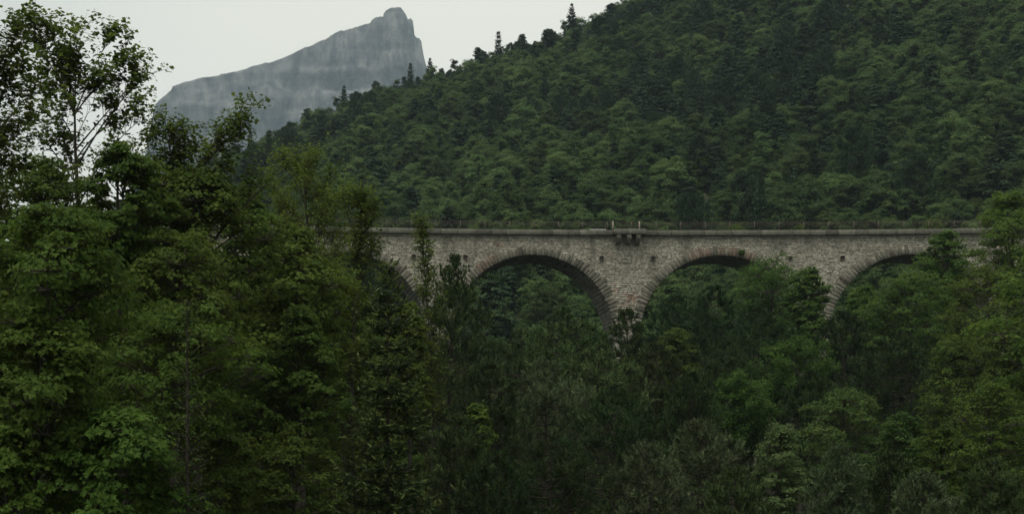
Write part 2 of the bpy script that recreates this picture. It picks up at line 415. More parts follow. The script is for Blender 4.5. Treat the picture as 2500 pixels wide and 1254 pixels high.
tint = np.array([0.355, 0.336, 0.270])[None] * bright[:, None]
def red_patch(x, y, rx, ry, amount):
    global tint
    e = ((mid_s - vs(x)) / (rx * SC)) ** 2 + ((mid_z - vz(y)) / (ry * SC)) ** 2
    wgt = np.clip(1.4 - e, 0, 1) * amount * (rng.rand(n) > 0.35)
    tint = tint * (1 - wgt[:, None]) + wgt[:, None] * np.array([0.27, 0.15, 0.105])[None] * bright[:, None]
red_patch(1545, 725, 22, 14, 0.7); red_patch(1208, 628, 18, 12, 0.7); red_patch(1500, 705, 10, 12, 0.5)
red_patch(1530, 770, 40, 40, 0.35); red_patch(1470, 618, 50, 12, 0.15); red_patch(1760, 606, 60, 7, 0.2); red_patch(1215, 600, 20, 8, 0.4)
red_patch(1180, 655, 20, 12, 0.35); red_patch(1690, 615, 40, 12, 0.3); red_patch(2150, 610, 60, 12, 0.18)
st_x = CX + mid_s / SC; st_y = CY - mid_z / SC
vis = (st_x > 925) & (st_x < 2235) & (st_y < 800) & ~((st_x > 1000) & (st_x < 1060)) & ~((st_x > 1840) & (st_x < 2000) & (st_y > 640))
area = (st[:, 1] - st[:, 0]) * (st[:, 3] - st[:, 2]) * vis
big = np.zeros(n, bool); big[np.argsort(-area)[:295]] = True
Vb = bend(Vst)
for k in np.where(big)[0]:
    o = Vb[k].mean(0)
    me = make_mesh('stone', Vb[k] - o, [LOCQ], M_STONE, tint=np.repeat(tint[k][None], 12, 0))
    add('stone', me, viaduct, loc=o)
sel = np.where(~big)[0]
Qr = (LOCQ[None] + 12 * np.arange(len(sel))[:, None, None]).reshape(-1, 4)
add('wall_masonry', make_mesh('wall_masonry', Vb[sel].reshape(-1, 3), [Qr], M_STONE, tint=np.repeat(tint[sel], 12, 0)), viaduct, kind='stuff')

# --- arch rings (voussoirs), one part each; hidden end arches joined
NV = 72
def voussoirs(c, rg):
    th = np.linspace(0, math.pi, NV + 1); th[1:-1] += rg.uniform(-0.28, 0.28, NV - 1) * (math.pi / NV)
    a0, a1 = th[:-1] + 0.0013, th[1:] - 0.0013
    ro = ARCH_R + 0.66 + 0.28 * np.abs(np.cos((a0 + a1) / 2)) + np.where(np.arange(NV) % 2, 0.12, -0.06) + rg.uniform(-0.16, 0.12, NV)
    ri = np.full(NV, ARCH_R - 0.01) + rg.uniform(-0.012, 0.012, NV)
    P = lambda r, a: np.stack([c + r * np.cos(a), SPRING + r * np.sin(a)], 1)
    V, Q, loc = stone_quads(P(ri, a0), P(ro, a0), P(ro, a1), P(ri, a1), rg.uniform(-0.11, -0.03, NV), np.full(NV, 0.55), rg.uniform(0.03, 0.07, NV), rg)
    br = np.clip(rg.normal(1, 0.2, NV), 0.5, 1.5)
    tn = np.array([0.155, 0.146, 0.114])[None] * br[:, None]
    return V, tn, (a0 + a1) / 2
for ai, c in enumerate(CENTRES):
    V, tn, am = voussoirs(c, rng)
    if ai == 3:
        m_ = (np.abs(am - math.pi / 2) < 0.45) & (rng.rand(NV) > 0.35); tn[m_] = tn[m_] * 0.65 + np.array([0.075, 0.042, 0.03])
    if ai == 2:
        m_ = (np.abs(am - 2.15) < 0.12); tn[m_] = tn[m_] * 0.65 + np.array([0.075, 0.042, 0.03])
    Vw = bend(V)
    if 1 <= ai <= 4:
        for k in range(NV):
            o = Vw[k].mean(0)
            add('voussoir', make_mesh('voussoir', Vw[k] - o, [LOCQ], M_RING, tint=np.repeat(tn[k][None], 12, 0)), viaduct, loc=o)
    else:
        Q = (LOCQ[None] + 12 * np.arange(NV)[:, None, None]).reshape(-1, 4)
        add('arch_ring', make_mesh('arch_ring', Vw.reshape(-1, 3), [Q], M_RING, tint=np.repeat(tn, 12, 0)), viaduct, kind='stuff')

# --- barrel stones on the undersides (courses along the depth)
def barrel(c):
    Vs, tn = [], []
    th = np.linspace(0.0, math.pi, 67)
    for k in range(66):
        d = 0.56
        while d < WIDTH - 0.12:
            ln = rng.uniform(0.5, 1.0)
            d1 = min(d + ln, WIDTH - 0.1)
            r0 = ARCH_R + rng.uniform(-0.012, 0.012)
            q = []
            for (a, dd) in ((th[k] + .0015, d + .012), (th[k + 1] - .0015, d + .012), (th[k + 1] - .0015, d1 - .012), (th[k] + .0015, d1 - .012)):
                q.append((a, dd))
            q = np.array(q); cen = q.mean(0)
            blk = np.zeros((12, 3))
            for j in range(4):
                for off, rr, pt in ((0, ARCH_R + .14, q[j]), (4, r0 + .03, q[j]), (8, r0, q[j] + (cen - q[j]) * 0.12)):
                    blk[off + j] = (c + rr * math.cos(pt[0]), pt[1], SPRING + rr * math.sin(pt[0]))
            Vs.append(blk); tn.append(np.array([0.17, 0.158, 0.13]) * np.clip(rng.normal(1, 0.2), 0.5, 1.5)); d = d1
    Vs = np.array(Vs); tn = np.array(tn)
    Q = (LOCQ[None] + 12 * np.arange(len(Vs))[:, None, None]).reshape(-1, 4)
    return make_mesh('barrel_masonry', bend(Vs).reshape(-1, 3), [Q], M_RING, tint=np.repeat(tn, 12, 0))
for c in CENTRES[1:5]:
    add('barrel_masonry', barrel(c), viaduct, kind='stuff')

# --- boxes in viaduct space
BOXQ = np.array([[0, 1, 2, 3], [7, 6, 5, 4], [0, 4, 5, 1], [1, 5, 6, 2], [2, 6, 7, 3], [3, 7, 4, 0]])
def vbox(s0, s1, d0, d1, z0, z1, ns=1):
    V, Q = [], []
    ss = np.linspace(s0, s1, ns + 1)
    for k in range(ns):
        a, b = ss[k], ss[k + 1]; o = len(V)
        V += [(a, d0, z0), (b, d0, z0), (b, d0, z1), (a, d0, z1), (a, d1, z0), (b, d1, z0), (b, d1, z1), (a, d1, z1)]
        Q.append(BOXQ + o)
    return np.array(V), np.concatenate(Q)
def bevel_box(s0, s1, d0, d1, z0, z1, bv):
    """front-bevelled block: stone_quads look with chosen depths"""
    c = [np.array([[s0, z0]]), np.array([[s1, z0]]), np.array([[s1, z1]]), np.array([[s0, z1]])]
    V = np.zeros((12, 3))
    for k, q in enumerate(c):
        q = q[0]; sx = 1 if q[0] == s0 else -1; sz = 1 if q[1] == z0 else -1
        V[k] = (q[0], d1, q[1]); V[4 + k] = (q[0], d0 + bv, q[1]); V[8 + k] = (q[0] + sx * bv, d0, q[1] + sz * bv)
    return V
COPE_T, COPE_B = vz(563.5), vz(576.2)
B0, B1 = vs(1496), vs(1573)
def vpart(name, V, Q, mat, tn=None, kind=None, parent=viaduct):
    Vb_ = bend(V); o = Vb_.mean(0)
    t = None if tn is None else np.repeat(np.asarray(tn)[None], len(V), 0)
    return add(name, make_mesh(name, Vb_ - o, [Q], mat, tint=t), parent, loc=o, kind=kind)
s = S_MIN
edges = [S_MIN]
while edges[-1] < S_MAX - 1e-6:
    nx = edges[-1] + rng.uniform(1.1, 1.9)
    for b_ in (B0, B1):
        if edges[-1] < b_ - 1e-6 and nx > b_ - 0.6: nx = b_
    edges.append(min(nx, S_MAX))
COPE_RGB = np.array([0.128, 0.126, 0.100])
for a, b in zip(edges[:-1], edges[1:]):
    balc = B0 - 1e-6 <= a and b <= B1 + 1e-6
    d0 = -0.95 if balc else -0.36
    V = bevel_box(a + 0.011, b - 0.011, d0 + rng.uniform(-0.022, 0.022), 0.55, COPE_B + rng.uniform(-.006, .006) + (0.02 if balc else 0), COPE_T + rng.uniform(-.008, .008) + (0.02 if balc else 0), 0.03)
    cap = np.concatenate([LOCQ, [[0, 3, 2, 1]]])
    vpart('coping_slab', V, cap, M_COPE, COPE_RGB * np.clip(rng.normal(1, 0.2), 0.6, 1.5))
# string course under the coping
for a, b in zip(np.linspace(S_MIN, S_MAX, 61)[:-1], np.linspace(S_MIN, S_MAX, 61)[1:]):
    V = bevel_box(a + .004, b - .004, -0.14, 0.3, vz(581.0), vz(578.8), 0.012)
    vpart('string_course', V, np.concatenate([LOCQ, [[0, 3, 2, 1]]]), M_COPE, np.array([0.27, 0.255, 0.21]) * rng.uniform(0.8, 1.2))
V, Q = vbox(S_MIN, S_MAX, 0.02, 0.5, vz(579.0), COPE_B + 0.01, 60); vpart('bed_course', V, Q, M_MORTAR)
V, Q = vbox(S_MIN, S_MAX, 0.56, WIDTH - 0.6, WALL_TOP - 0.01, COPE_B + 0.12, 60); vpart('track_bed', V, Q, M_BALLAST)
V, Q = vbox(S_MIN, S_MAX, WIDTH - 0.55, WIDTH + 0.3, COPE_B, COPE_T - 0.02, 60); vpart('rear_coping', V, Q, M_COPE, COPE_RGB)
# balcony corbels: stepped profile
for x in (1506, 1531, 1553.5):
    c0, c1 = vs(x - 5.6), vs(x + 5.6)
    prof = [(0.05, COPE_B - 0.004), (-0.88, COPE_B - 0.004), (-0.88, vz(583)), (-0.78, vz(588)), (-0.52, vz(593)), (-0.44, vz(597.5)), (0.05, vz(597.5))]
    V = np.array([(c0, d, z) for d, z in prof] + [(c1, d, z) for d, z in prof]); k = len(prof)
    Q = np.array([[i, (i + 1) % k, (i + 1) % k + k, i + k] for i in range(k)])
    Vb_ = bend(V); o = Vb_.mean(0)
    tn = np.repeat((np.array([0.15, 0.148, 0.112]) * rng.uniform(0.8, 1.15))[None], len(V), 0)
    add('corbel', make_mesh('corbel', Vb_ - o, [Q, [list(range(k))], [list(range(2 * k - 1, k - 1, -1))]], M_COPE, tint=tn), viaduct, loc=o)
# round drain outlets: iron collar closed by a flat disc, the hole's shade painted as colour
for hs_, hz in HOLES:
    if not (vs(700) < hs_ < vs(2700)): continue
    a = np.linspace(0, 2 * math.pi, 21)[:-1]; r1, r0 = 0.245, 0.185
    ring = lambda r, d: np.stack([hs_ + r * np.cos(a), np.full(20, d), hz + r * np.sin(a)], 1)
    V = np.concatenate([ring(r1, 0.12), ring(r1, -0.13), ring(r0, -0.13), ring(r0, -0.05)]); i = np.arange(20); j = (i + 1) % 20
    Q = np.concatenate([np.stack([k * 20 + i, k * 20 + j, (k + 1) * 20 + j, (k + 1) * 20 + i], 1) for k in range(3)])
    dr = vpart('drain_outlet', V, Q, M_RUST)
    Vc = bend(np.concatenate([ring(r0 + .003, -0.055)])) - bend(V).mean(0)
    add('bore_shade', make_mesh('bore_shade', Vc, [i[None]], M_DRAIN_SHADE), dr)

# ------------------------------------------------------------------ railing on the viaduct and small finds on the coping
RZ0, RZ1 = COPE_T - 0.012, vz(541)
railing = add('railing', None, loc=VBASE, label='thin rusty iron railing along the top of the stone viaduct', cat='railing')
RD = 0.30
V, Q = vbox(S_MIN, S_MAX, RD - .015, RD + .015, RZ1 - 0.025, RZ1, 90); vpart('top_rail', V, Q, M_RUST, parent=railing)
V, Q = vbox(S_MIN, S_MAX, RD - .015, RD + .015, RZ0 + 0.10, RZ0 + 0.13, 90); vpart('bottom_rail', V, Q, M_RUST, parent=railing)
Vs, Qs, o = [], [], 0
posts = []
for s in np.arange(S_MIN + 0.1, S_MAX, 0.155):
    V, Q = vbox(s - .008, s + .008, RD - .008, RD + .008, RZ0 + 0.115, RZ1 - 0.01); Vs.append(V); Qs.append(Q + o); o += 8
vpart('baluster', np.concatenate(Vs), np.concatenate(Qs), M_RUST, kind='stuff', parent=railing)
for s in np.arange(S_MIN + 0.5, S_MAX, 2.4):
    if min(abs(s - vs(1497)), abs(s - vs(1562))) < 0.5: continue
    V, Q = vbox(s - .028, s + .028, RD - .05, RD + .05, RZ0, RZ1 + 0.03); vpart('post', V, Q, M_RUST, parent=railing)
for x in (1497, 1562):
    V, Q = vbox(vs(x) - .055, vs(x) + .055, RD - .14, RD - .03, RZ0, RZ1 + 0.06); p_ = vpart('post', V, Q, M_POST, parent=railing)
    p_['label'] = 'pale rust coloured square post'
# white strips lying on the coping
def strip(x0, x1, notched, label, dd):
    s0, s1 = vs(x0), vs(x1); Vs, Qs, o = [], [], 0
    def ad(*b):
        nonlocal o
        V, Q = vbox(*b); Vs.append(V); Qs.append(Q + o); o += len(V)
    zt = COPE_T + (0.035 if notched else 0.045)
    ad(s0, s1, dd, dd + .05, zt + .045, zt + .075, 3)
    k = 9 if notched else 3
    for t in np.linspace(s0 + .03, s1 - .03, k):
        ad(t - (.045 if notched else .03), t + (.045 if notched else .03), dd + .003, dd + .047, COPE_T - .012, zt + .047)
    V = bend(np.concatenate(Vs)) + VBASE; o3 = V.mean(0); o3[2] = V[:, 2].min()
    add('white_strip', make_mesh('white_strip', V - o3, [np.concatenate(Qs)], M_WHITE), loc=o3, label=label, cat='strip')
strip(1440, 1478, True, 'white notched strip lying on the coping before the pale post', -0.2)
strip(1538, 1576, False, 'plain white strip lying on the balcony coping above the stone corbels', -0.28)
print('viaduct', time.time() - T0, len(st))

# ------------------------------------------------------------------ tree builders (all local, base at origin)
def unit(v): return v / np.maximum(np.linalg.norm(v, axis=-1, keepdims=True), 1e-9)
def bez(A, B, C, n):
    t = np.linspace(0, 1, n)[None, :, None]
    return A[:, None] * (1 - t) ** 2 + 2 * t * (1 - t) * B[:, None] + C[:, None] * t ** 2
def bez_at(A, B, C, t):
    t = t[:, None]; return A * (1 - t) ** 2 + 2 * t * (1 - t) * B + C * t ** 2
def tubes(P, Rr, k):
    """P (B,n,3), Rr (B,n) -> verts, quads"""
    Bn, n, _ = P.shape
    T = unit(np.gradient(P, axis=1))
    ref = np.where(np.abs(T[..., 2:3]) > 0.9, np.array([1.0, 0, 0]), np.array([0, 0, 1.0]))
    U = unit(np.cross(T, ref)); W = np.cross(T, U)
    a = np.arange(k) * 2 * math.pi / k
    V = P[:, :, None] + Rr[:, :, None, None] * (U[:, :, None] * np.cos(a)[:, None] + W[:, :, None] * np.sin(a)[:, None])
    idx = np.arange(Bn * n * k).reshape(Bn, n, k)
    nxt = np.roll(idx, -1, 2)
    Q = np.stack([idx[:, :-1], nxt[:, :-1], nxt[:, 1:], idx[:, 1:]], -1).reshape(-1, 4)
    return V.reshape(-1, 3), Q
class Acc:
    def __init__(s): s.V, s.Q, s.n = [], [], 0
    def add(s, V, Q): s.V.append(V); s.Q.append(Q + s.n); s.n += len(V)
    def get(s): return np.concatenate(s.V), np.concatenate(s.Q)

LEAF_DIAMOND = (np.array([[0, 0, 0], [0.42, 0.45, 0.10], [1.0, 0, -0.08], [0.42, -0.45, 0.10]]), np.array([[0, 1, 2, 3]]))
_lob = []
for ang, r in ((-145, .40), (-72, .74), (-38, .42), (0, 1.0), (38, .42), (72, .74), (145, .40)):
    _lob.append((0.35 + 0.62 * r * math.cos(R(ang)), 0.62 * r * math.sin(R(ang)), 0.10 * abs(math.sin(R(ang))) * r))
LEAF_LOBED = (np.array([(0.35, 0, -0.03)] + _lob), None)
LEAF_LOBED = (LEAF_LOBED[0], np.array([[0, i, i + 1] for i in range(1, 7)]))
# a spray: three leaflets on a short stem
_sp = []
for (ox, oy, a_, l_) in ((0.0, 0, 55, .55), (0.0, 0, -55, .55), (.35, 0, 0, .65)):
    d_ = np.array(LEAF_DIAMOND[0]) * l_; c_, s_ = math.cos(R(a_)), math.sin(R(a_))
    _sp.append(np.stack([ox + d_[:, 0] * c_ - d_[:, 1] * s_, oy + d_[:, 0] * s_ + d_[:, 1] * c_, d_[:, 2]], 1))
LEAF_SPRAY = (np.concatenate(_sp), np.array([[0, 1, 2, 3], [4, 5, 6, 7], [8, 9, 10, 11]]))

def leaves(P, Nn, Dd, size, shape):
    """place leaf shape at P with normal Nn and direction Dd"""
    X = unit(Dd - Nn * (Dd * Nn).sum(-1, keepdims=True)); Yv = np.cross(Nn, X)
    S, Fq = shape
    V = P[:, None] + size[:, None, None] * (X[:, None] * S[None, :, 0:1] + Yv[:, None] * S[None, :, 1:2] + Nn[:, None] * S[None, :, 2:3])
    m = len(S)
    Q = (Fq[None] + m * np.arange(len(P))[:, None, None]).reshape(-1, Fq.shape[1])
    return V.reshape(-1, 3), Q, m

def broadleaf(seed, H, base, Rc, prof, limbs=26, subs=7, twigs=5, per=12, leaf=0.12, shape=LEAF_DIAMOND, spread=0.12, lean=(0, 0),
              trunk_r=None, up=0.35, tips=None, squash=1.0, droop=0.2, twig_len=None, wood=True, kmin=5, limb_k=1.0):
    g = np.random.RandomState(seed)
    zb, zt = base * H, H
    ch = zt - zb
    ph = g.uniform(0, 6.28, 4)
    lump = lambda a, z: 1 + 0.20 * np.sin(2 * a + ph[0] + z * 0.9) + 0.13 * np.sin(3 * a + ph[1] - z * 1.3)
    nl = limbs
    tz = (np.arange(nl) + g.rand(nl)) / nl
    tz = 0.03 + 0.97 * tz
    az = np.arange(nl) * 2.39996 + g.normal(0, 0.35, nl)
    ez = zb + ch * tz
    rr = Rc * np.interp(tz, prof[0], prof[1]) * lump(az, ez) * g.uniform(0.62, 1.02, nl)
    ax = lambda z: np.stack([lean[0] * (z / H) ** 1.5 * H + 0.02 * H * np.sin(z / H * 5 + ph[2]) * z / H, lean[1] * (z / H) ** 1.5 * H + 0.02 * H * np.sin(z / H * 4 + ph[3]) * z / H, z], -1)
    E = ax(ez); E[:, 0] += rr * np.cos(az); E[:, 1] += rr * np.sin(az) * squash
    if tips is not None:
        E = np.concatenate([E, tips]); nl = len(E); ez = E[:, 2]
        rr = np.linalg.norm(E[:, :2] - ax(np.clip(ez, 0, H))[:, :2], axis=1)
    sz = np.clip(ez - rr * g.uniform(0.5, 1.1, nl) - 0.06 * ch, zb * 0.75, 0.93 * H)
    A = ax(sz)
    B = A + (E - A) * 0.45; B[:, 2] += (0.12 - droop * 0.3) * rr + 0.05 * (E[:, 2] - A[:, 2]); B += g.normal(0, 0.05, (nl, 3)) * rr[:, None]
    LL = np.linalg.norm(E - A, axis=1)
    tr = trunk_r or H * 0.011 + 0.03
    wd = Acc()
    tzs = np.linspace(0, 0.96, 12) * H
    wd.add(*tubes(ax(tzs)[None], (tr * (1 - 0.92 * (tzs / H)) * (1 + 0.5 * np.exp(-tzs / 0.5)))[None], 7))
    lr = np.clip(0.012 * LL + 0.012, 0.012, tr * 0.6) * limb_k
    wd.add(*tubes(bez(A, B, E, 7), lr[:, None] * np.linspace(1, 0.25, 7)[None], 5))
    # sub-branches
    li = np.repeat(np.arange(nl), subs)
    t = g.uniform(0.30, 1.0, len(li)); t[::subs] = 0.98
    sa = bez_at(A[li], B[li], E[li], t)
    tang = unit(2 * (1 - t)[:, None] * (B[li] - A[li]) + 2 * t[:, None] * (E[li] - B[li]))
    sd = unit(tang * 0.9 + g.normal(0, 0.62, (len(li), 3)) * np.array([1, 1, 0.7]) + np.array([0, 0, up]))
    sl = np.clip(LL[li] * g.uniform(0.16, 0.36, len(li)), 0.03 * H + 0.1, 0.13 * H) * (1.15 - 0.35 * t)
    se = sa + sd * sl[:, None]
    sb = (sa + se) / 2 + g.normal(0, 0.06, sa.shape) * sl[:, None]; sb[:, 2] += 0.08 * sl
    if wood: wd.add(*tubes(bez(sa, sb, se, 4), (np.clip(lr[li] * 0.35, 0.006, 0.05))[:, None] * np.linspace(1, 0.35, 4)[None], 4 if kmin > 4 else 3))
    # twigs
    ti = np.repeat(np.arange(len(li)), twigs)
    t = g.uniform(0.25, 1.0, len(ti)); t[::twigs] = 1.0
    ta = bez_at(sa[ti], sb[ti], se[ti], t)
    td = unit(sd[ti] * 0.8 + g.normal(0, 0.65, (len(ti), 3)) + np.array([0, 0, up * 0.7]))
    tl = (twig_len or 0.035 * H) * g.uniform(0.5, 1.2, len(ti))
    te = ta + td * tl[:, None]
    if wood and kmin > 4: wd.add(*tubes(np.stack([ta, te], 1), np.repeat([[0.006, 0.003]], len(ti), 0), 3))
    # leaves
    lf = np.repeat(np.arange(len(ti)), per)
    t = g.beta(1.6, 1.0, len(lf))
    P = ta[lf] + (te[lf] - ta[lf]) * t[:, None] + g.normal(0, spread, (len(lf), 3)) * np.array([1, 1, 0.75])
    cen = ax(np.clip(P[:, 2] - 0.15 * ch, 0, H))
    outw = unit(unit(P - cen) * 0.7 + unit(P - (sa[ti] * 0.6 + se[ti] * 0.4)[lf]))
    Nn = unit(np.array([0, 0, 0.85]) + outw * 0.45 + g.normal(0, 0.42, P.shape))
    Dd = unit(outw * 0.6 + g.normal(0, 0.7, P.shape) + np.array([0, 0, -droop]))
    size = leaf * np.clip(g.normal(1, 0.22, len(P)), 0.5, 1.6)
    V, Q, m = leaves(P, Nn, Dd, size, shape)
    ctone = g.normal(0.45, 0.16, len(li))
    tone = np.clip(ctone[ti][lf] + g.normal(0, 0.16, len(lf)), 0, 1)
    return wd.get(), (V, Q, np.repeat(tone, m))

def clumpy(seed, H, base, Rc, prof, clumps=34, subs=10, per=34, leaf=0.12, shape=LEAF_DIAMOND, trunk_r=None, mound=0.30, flat=0.78, stray=0.05, droop=0.2, tips=None, lean=(0, 0)):
    g = np.random.RandomState(seed)
    zb = base * H; ch = H - zb
    ph = g.uniform(0, 6.28, 3)
    n0 = clumps
    tz = (np.arange(n0) + g.rand(n0)) / n0
    az = np.arange(n0) * 2.39996 + g.normal(0, 0.4, n0)
    pr = np.interp(tz, prof[0], prof[1])
    rc = Rc * mound * g.uniform(0.7, 1.25, n0)
    rr = np.maximum(Rc * pr * g.uniform(0.55, 1.0, n0) * (1 + 0.16 * np.sin(2 * az + ph[0]) + 0.12 * np.sin(3 * az + ph[1])) - rc * 0.55, 0)
    C = np.stack([rr * np.cos(az), rr * np.sin(az), zb + ch * tz - rc * flat * 0.9], 1)
    C[:, 0] += lean[0] * C[:, 2]; C[:, 1] += lean[1] * C[:, 2]
    if tips is not None:
        C = np.concatenate([C, tips - np.array([0, 0, 0.2 * Rc * mound])]); rc = np.concatenate([rc, np.full(len(tips), Rc * mound * 0.6)]); n0 = len(C)
    # wood
    rad = np.hypot(C[:, 0], C[:, 1])
    sz = np.clip(C[:, 2] - rad * g.uniform(0.4, 0.9, n0), 0.08 * H, 0.9 * H)
    A = np.stack([lean[0] * sz, lean[1] * sz, sz], 1); B = (A + C) / 2; B[:, 2] += 0.08 * rad
    tr = trunk_r or (0.011 * H + 0.03); wd = Acc()
    t = np.linspace(0, 0.94, 8) * H
    wd.add(*tubes(np.stack([lean[0] * t + 0.012 * H * np.sin(t / H * 5 + ph[2]) * t / H, lean[1] * t, t], 1)[None], (tr * (1 - 0.9 * t / H))[None], 6))
    wd.add(*tubes(bez(A, B, C, 5), (np.clip(0.012 * rad + 0.015, 0.012, tr * 0.5))[:, None] * np.linspace(1, 0.3, 5)[None], 4))
    # sub-mounds
    i = np.repeat(np.arange(n0), subs)
    d = g.normal(0, 1, (len(i), 3)); d[:, 2] = np.abs(d[:, 2]) * 1.0 - 0.35; d = unit(d)
    S = C[i] + d * (rc[i] * g.uniform(0.55, 1.1, len(i)))[:, None] * np.array([1, 1, flat])
    rs = rc[i] * g.uniform(0.26, 0.5, len(i))
    wd.add(*tubes(np.stack([C[i], S], 1), np.repeat([[0.008, 0.004]], len(i), 0) * (1 + H / 14), 3))
    # leaves
    j = np.repeat(np.arange(len(i)), per)
    e = g.normal(0, 1, (len(j), 3)); e[:, 2] = np.where(e[:, 2] < -0.2, np.abs(e[:, 2]) * 0.6, e[:, 2]); e = unit(e)
    r = g.uniform(0.15, 1, len(j)) ** 0.45 * np.where(g.rand(len(j)) < stray, g.uniform(1.2, 2.0, len(j)), 1.0)
    P = S[j] + e * (rs[j] * r)[:, None] * np.array([1.1, 1.1, flat])
    cd = unit(P - np.array([0, 0, zb + 0.35 * ch]))
    Nn = unit(e * 0.5 + d[j] * 0.4 + cd * 0.5 + np.array([0, 0, 0.35]) + g.normal(0, 0.38, P.shape))
    Dd = unit(e + g.normal(0, 0.6, P.shape) - np.array([0, 0, droop]))
    V, Q, m = leaves(P, Nn, Dd, leaf * np.clip(g.normal(1, 0.25, len(P)), 0.5, 1.7), shape)
    ct = g.normal(0.42, 0.10, n0)[i] + g.normal(0, 0.12, len(i))
    tone = np.clip(ct[j] + g.normal(0, 0.15, len(j)), 0, 1)
    return wd.get(), (V, Q, np.repeat(tone, m))

def needles(P, axis, length, g, per, blade, width, tsc, ang=(0.5, 1.1)):
    """tufts: blades set along a shoot"""
    k = len(P); i = np.repeat(np.arange(k), per)
    t = g.rand(len(i))
    ref = np.where(np.abs(axis[:, 2:3]) > 0.9, np.array([1.0, 0, 0]), np.array([0, 0, 1.0]))
    U = unit(np.cross(axis, ref)); W = np.cross(axis, U)
    a = g.uniform(0, 6.283, len(i)); th = g.uniform(ang[0], ang[1], len(i)) * (1.1 - 0.6 * t)
    rad = U[i] * np.cos(a)[:, None] + W[i] * np.sin(a)[:, None]
    d = unit(axis[i] * np.cos(th)[:, None] + rad * np.sin(th)[:, None])
    st = P[i] + axis[i] * (length[i] * t)[:, None]
    side = unit(np.cross(d, g.normal(0, 1, d.shape)))
    bl = blade * g.uniform(0.75, 1.2, len(i)) * tsc[i]
    V = np.stack([st - side * width / 2, st + side * width / 2, st + d * bl[:, None]], 1).reshape(-1, 3)
    Tq = np.arange(len(i) * 3).reshape(-1, 3)
    return V, Tq, i

def pine(seed, H, base, Rc, prof, whorl=0.5, per_whorl=5, side=6, tuft=12, blade=0.20, width=0.022, shoot=0.22, rise=0.30, lean=(0, 0), tuft2=3, trunk_r=None, open_=0.0):
    g = np.random.RandomState(seed)
    zb = base * H
    zs = np.arange(zb, H * 0.985, whorl)
    A, E = [], []
    ph = g.uniform(0, 6.28, 3)
    ax = lambda z: np.stack([lean[0] * (z / H) ** 1.4 * H + 0.012 * H * np.sin(z / H * 4 + ph[0]), lean[1] * (z / H) ** 1.4 * H + 0.012 * H * np.sin(z / H * 4 + ph[1]), z], -1)
    for k, z0 in enumerate(zs):
        for j in range(per_whorl):
            if g.rand() < open_: continue
            z = z0 + g.uniform(-0.15, 0.15) * whorl
            t = min(max((z - zb) / (H - zb), 0.0), 1.0)
            r = max(Rc * np.interp(t, prof[0], prof[1]) * g.uniform(0.5, 1.22), 0.12)
            a = j * 6.283 / per_whorl + k * 2.4 + g.normal(0, 0.3)
            el = rise + 0.9 * t ** 3 + g.normal(0, 0.10)
            A.append(ax(np.array(z))); E.append(A[-1] + r * np.array([math.cos(a), math.sin(a), math.tan(min(el, 1.1))]))
    A, E = np.array(A), np.array(E)
    top = ax(np.array(H))
    E[:, 2] = np.minimum(E[:, 2], H - 0.12 - 0.9 * np.hypot(E[:, 0] - A[:, 0], E[:, 1] - A[:, 1]))
    D = E - A; LL = np.linalg.norm(D, axis=1)
    B = A + D * 0.5; B[:, 2] -= 0.16 * LL
    wd = Acc(); tr = trunk_r or (0.010 * H + 0.03)
    tz = np.linspace(0, 0.995, 10) * H
    wd.add(*tubes(ax(tz)[None], (tr * (1 - 0.95 * tz / H))[None], 7))
    wd.add(*tubes(bez(A, B, E, 5), np.clip(0.011 * LL + 0.008, 0.008, tr * 0.5)[:, None] * np.linspace(1, 0.3, 5)[None], 4))
    # side shoots
    i = np.repeat(np.arange(len(A)), side)
    t = g.uniform(0.42, 1.0, len(i)); t[::side] = 1.0
    P0 = bez_at(A[i], B[i], E[i], t)
    tang = unit(2 * (1 - t)[:, None] * (B[i] - A[i]) + 2 * t[:, None] * (E[i] - B[i]))
    sd = unit(tang + g.normal(0, 0.55, tang.shape) * np.array([1, 1, 0.4]) + np.array([0, 0, 0.30]))
    sl = np.clip(LL[i] * 0.30 * g.uniform(0.4, 1.1, len(i)) * (1.2 - 0.7 * t), 0.12, 1.2)
    P1 = P0 + sd * sl[:, None]
    wd.add(*tubes(np.stack([P0, P1], 1), np.repeat([[0.009, 0.005]], len(i), 0), 3))
    # tufts on the side shoots
    j = np.repeat(np.arange(len(i)), tuft2)
    t2 = g.uniform(0.25, 1.0, len(j)); t2[::tuft2] = 0.95
    Q0 = P0[j] + (P1[j] - P0[j]) * t2[:, None] + g.normal(0, 0.05, (len(j), 3))
    axd = unit(sd[j] * 0.6 + g.normal(0, 0.45, (len(j), 3)) + np.array([0, 0, 0.75]))
    Q0 = np.concatenate([Q0, top[None] - [[0, 0, 0.25]], top[None] - [[0, 0, 0.5]]]); axd = np.concatenate([axd, [[0, 0, 1.0], [0, 0, 1.0]]])
    tsc = np.clip((H - Q0[:, 2]) / (0.16 * H), 0.32, 1.0)
    ln = shoot * g.uniform(0.7, 1.4, len(Q0)) * tsc
    V, Tq, src = needles(Q0, axd, ln, g, tuft, blade, width, tsc)
    ct = np.clip(g.normal(0.4, 0.27, len(Q0)), 0, 1)
    tone = np.clip(ct[src] + g.normal(0, 0.12, len(src)), 0, 1)
    return wd.get(), (V, Tq, np.repeat(tone, 3))

